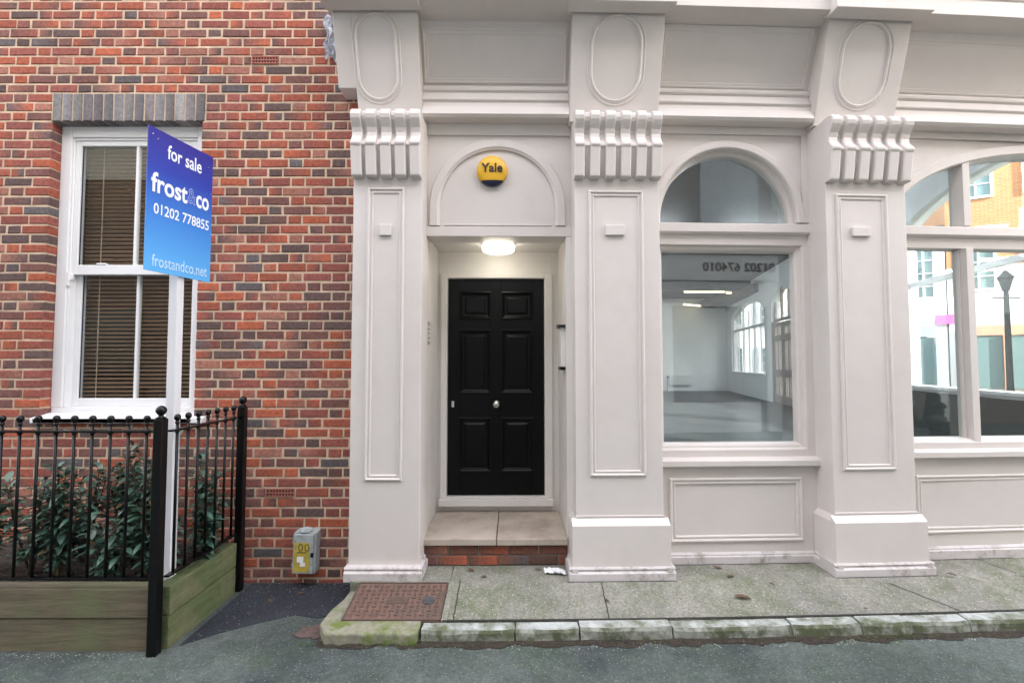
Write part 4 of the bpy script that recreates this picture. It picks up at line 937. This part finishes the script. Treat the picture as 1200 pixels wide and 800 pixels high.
# bollards and a parked scooter by the far kerb
def bollard(x, y, lab):
    o = empty('bollard', (x, y, 0), lab, 'bollard', 'black bollards on the pavement')
    g = MB(); g.lathe((x, y, 0), [(.12, 0), (.12, .10), (.095, .13), (.075, .16), (.062, .80), (.075, .82), (.075, .85), (.06, .87)], 'z', 20); g.build('shaft', IRON, o, smooth=False)
    g = MB(); g.lathe((x, y, .87), [(.06, 0), (.10, .03), (.105, .06), (.08, .10), (.03, .125), (.002, .13)], 'z', 20); g.build('cap', IRON, o, smooth=True)
bollard(5.45, -1.55, 'black iron bollard reflected low in the right-hand window pane'); bollard(7.6, -3.4, 'black iron bollard further off, reflected left of the window mullion')
sc = empty('motor_scooter', (9.3, -5.4, 0), 'dark motor scooter with pale blue seat parked across the lane, reflected in the glass', 'scooter')
SX, SY = 9.3, -5.4
g = MB(); g.prism([(SX-.5, .35), (SX-.1, .28), (SX+.3, .28), (SX+.42, .5), (SX+.5, .95), (SX+.42, 1.0), (SX+.3, .42), (SX-.05, .42), (SX-.15, .72), (SX-.85, .78), (SX-.8, .5)], SY-.14, SY+.14); g.build('body', IRON, sc, bevel=.03)
g = MB(); g.prism([(SX-.85, .78), (SX-.15, .74), (SX-.12, .84), (SX-.5, .87), (SX-.88, .9)], SY-.15, SY+.15); g.build('seat', mat('blue_seat', (.25, .42, .6), .4, bump=0), sc, bevel=.03)
for x in (SX-.6, SX+.6): g = MB(); pr = [(.13, -.05), (.22, -.055), (.25, -.03), (.25, .03), (.22, .055), (.13, .05)]; g.tube([(x+.22*math.cos(t*.2618*2), SY, .25+.22*math.sin(t*.2618*2)) for t in range(13)], .05, 8); g.tube([(x, SY-.04, .25), (x, SY+.04, .25)], .15, 14); g.build('wheel', IRON, sc)
g = MB(); g.tube([(SX+.6, SY, .25), (SX+.42, SY, 1.0)], .025, 8); g.tube([(SX+.35, SY-.32, 1.08), (SX+.42, SY, 1.0), (SX+.35, SY+.32, 1.08)], .015, 8); g.tube([(SX+.38, SY-.25, 1.05), (SX+.38, SY-.28, 1.3)], .008, 6); g.tube([(SX+.38, SY+.25, 1.05), (SX+.38, SY+.28, 1.3)], .008, 6); g.build('handlebar', IRON, sc)
for s in (-1, 1): g = MB(); g.lathe((SX+.38, SY+s*.29, 1.33), [(.01, 0), (.05, .01), (.05, .03), (.01, .04)], 'x', 12); g.build('mirror', CHROME, sc)

# ------------------------------------------------------------------ the sunny street seen through the room
Pa = Vector((10.2, 21.5)); Pb = Vector((28.0, 10.5)); fd = (Pb-Pa).normalized(); fn = Vector((fd.y, -fd.x)); fn = fn if fn.y < 0 else -fn   # faces the viewer
FL = (Pb-Pa).length
def fpts(s0, s1, t0, t1): return [tuple(Pa+fd*s0+fn*t0), tuple(Pa+fd*s1+fn*t0), tuple(Pa+fd*s1+fn*t1), tuple(Pa+fd*s0+fn*t1)]
def fbox(g, s0, s1, t0, t1, z0, z1, mi=0): g.vprism(fpts(s0, s1, t0, t1), z0, z1, mi)
def street_house(s0, s1, h, wm, name, lab, brick_from=None, bm=None, wins=3, floors=3, front=None):
    c = Pa+fd*(s0+s1)/2; o = empty(name, (c.x, c.y, 0), lab, 'building')
    g = MB(); fbox(g, s0, s1, -5, 0, 0, brick_from or h); w = g.build('wall', wm, o)
    if brick_from: g = MB(); fbox(g, s0, s1, -5, .004, brick_from, h); g.build('upper_wall', bm, o)
    g = MB(); fbox(g, s0-.05, s1-.0, -5.1, .18, h, h+.25); g.build('roof', LEAD if not brick_from else OPP_C, o)
    if front:
        g = MB(); fbox(g, s0+.3, s1-.3, .08, .16, 2.75, 3.15); f_ = g.build('fascia_board', front, o)
        for k in range(5): a = s0+.3+(s1-s0-.6-.12)*k/4; g = MB(); fbox(g, a, a+.12, .08, .2, 0, 2.745); g.build('shop_pilaster', front, o)
        for k in range(4): a = s0+.42+(s1-s0-.72)*k/4; g = MB(); fbox(g, a+.02, a+(s1-s0)/4-.32, .085, .11, .6, 2.7); g.build('shop_pane', TEAL, o)
    fh = h/floors
    for f in range(floors):
        for k in range(wins if not (front and f == 0) else 0):
            a = s0+(s1-s0)*(k+.22)/wins; b_ = s0+(s1-s0)*(k+.78)/wins; z0 = f*fh+.75; z1 = z0+fh*.62
            g = MB()
            for q in ((a, a+.09, z0, z1), (b_-.09, b_, z0, z1), (a+.09, b_-.09, z0, z0+.09), (a+.09, b_-.09, z1-.09, z1), ((a+b_)/2-.03, (a+b_)/2+.03, z0+.09, z1-.09)): fbox(g, q[0], q[1], .005, .07, q[2], q[3])
            for kk in range(1, 4): fbox(g, a+.09, b_-.09, .01, .05, z0+(z1-z0)*kk/4-.02, z0+(z1-z0)*kk/4+.02)
            fr = g.build('window', WHITE, o); g = MB(); fbox(g, a+.05, b_-.05, .006, .02, z0+.05, z1-.05); g.build('pane', TEAL, fr)
    return o
street_house(-7, 0.6, 7.5, OPP_C, 'cream_house', 'cream rendered house far left beyond the side street, seen through the room', wins=4)
street_house(.65, 5.2, 8.2, ROOM, 'white_house', 'white rendered house with small-paned windows seen through the far arched window', wins=3)
street_house(5.25, 9.6, 7.2, ROOM, 'white_shop', 'white sunlit shop across the side street behind the left light of the wide window', wins=3, floors=2, front=BLUEP)
street_house(9.65, 15.5, 11.5, ROOM, 'orange_brick_building', 'tall sunlit building of orange brick above a white lower storey, seen through the wide window', brick_from=5.6, bm=ORANGEB, wins=3, floors=3, front=PEACH)
street_house(15.55, 23, 9, OPP_C, 'corner_house', 'cream house at the right end of the sunlit row', wins=3)
blk = empty('sun_blocker', (19, 6.5, 0), 'unseen tall cream block added to keep the sun off the far side window', 'building')  # unseen, added to block the sun patch on the far wall
g = MB(); g.box(16, 22, 2.5, 10.4, 0, 9.5); g.build('wall', OPP_C, blk)
for y in (3.2, 5.6, 8.0): g = MB(); g.box(15.96, 16.02, y, y+1.4, 1.2, 2.9); g.box(15.96, 16.02, y, y+1.4, 4.6, 6.3); g.build('window', TEAL, blk)
g = MB(); g.box(15.8, 22.2, 2.3, 10.5, 9.52, 9.7); g.build('roof', LEAD, blk)
sgn = MB(); fbox(sgn, 9.2, 10.1, .09, .17, 3.25, 3.65); tag(sgn.build('shop_sign', SHRUBM), 'pink shop sign on the white sunlit shop', 'sign')
sgn = MB(); fbox(sgn, 7.9, 8.6, .08, .16, 3.3, 3.6); tag(sgn.build('shop_sign', GREENS), 'green shop sign left of the pink one', 'sign')
lamp = empty('street_lamp', (14.2, 10.0, 0), 'black street lamp post seen through the right pane of the wide window', 'street lamp')
g = MB(); g.lathe((14.2, 10.0, 0), [(.16, 0), (.16, .6), (.10, .7), (.08, .9), (.06, 3.6), (.05, 3.7)], 'z', 14); g.tube([(13.8, 10, 3.5), (14.6, 10, 3.5)], .02, 6); g.build('lamp_post', DIM, lamp)
g = MB(); g.lathe((14.2, 10.0, 3.7), [(.08, 0), (.17, .35), (.20, .38), (.06, .55), (.01, .62)], 'z', 6); g.build('lantern', DIM, lamp)
g = MB(); g.vprism([(6.6, -1), (8.1, -1), (12.2, 20), (10.3, 20)], 0, .11); tag(g.build('side_pavement', CONC), kind='structure')
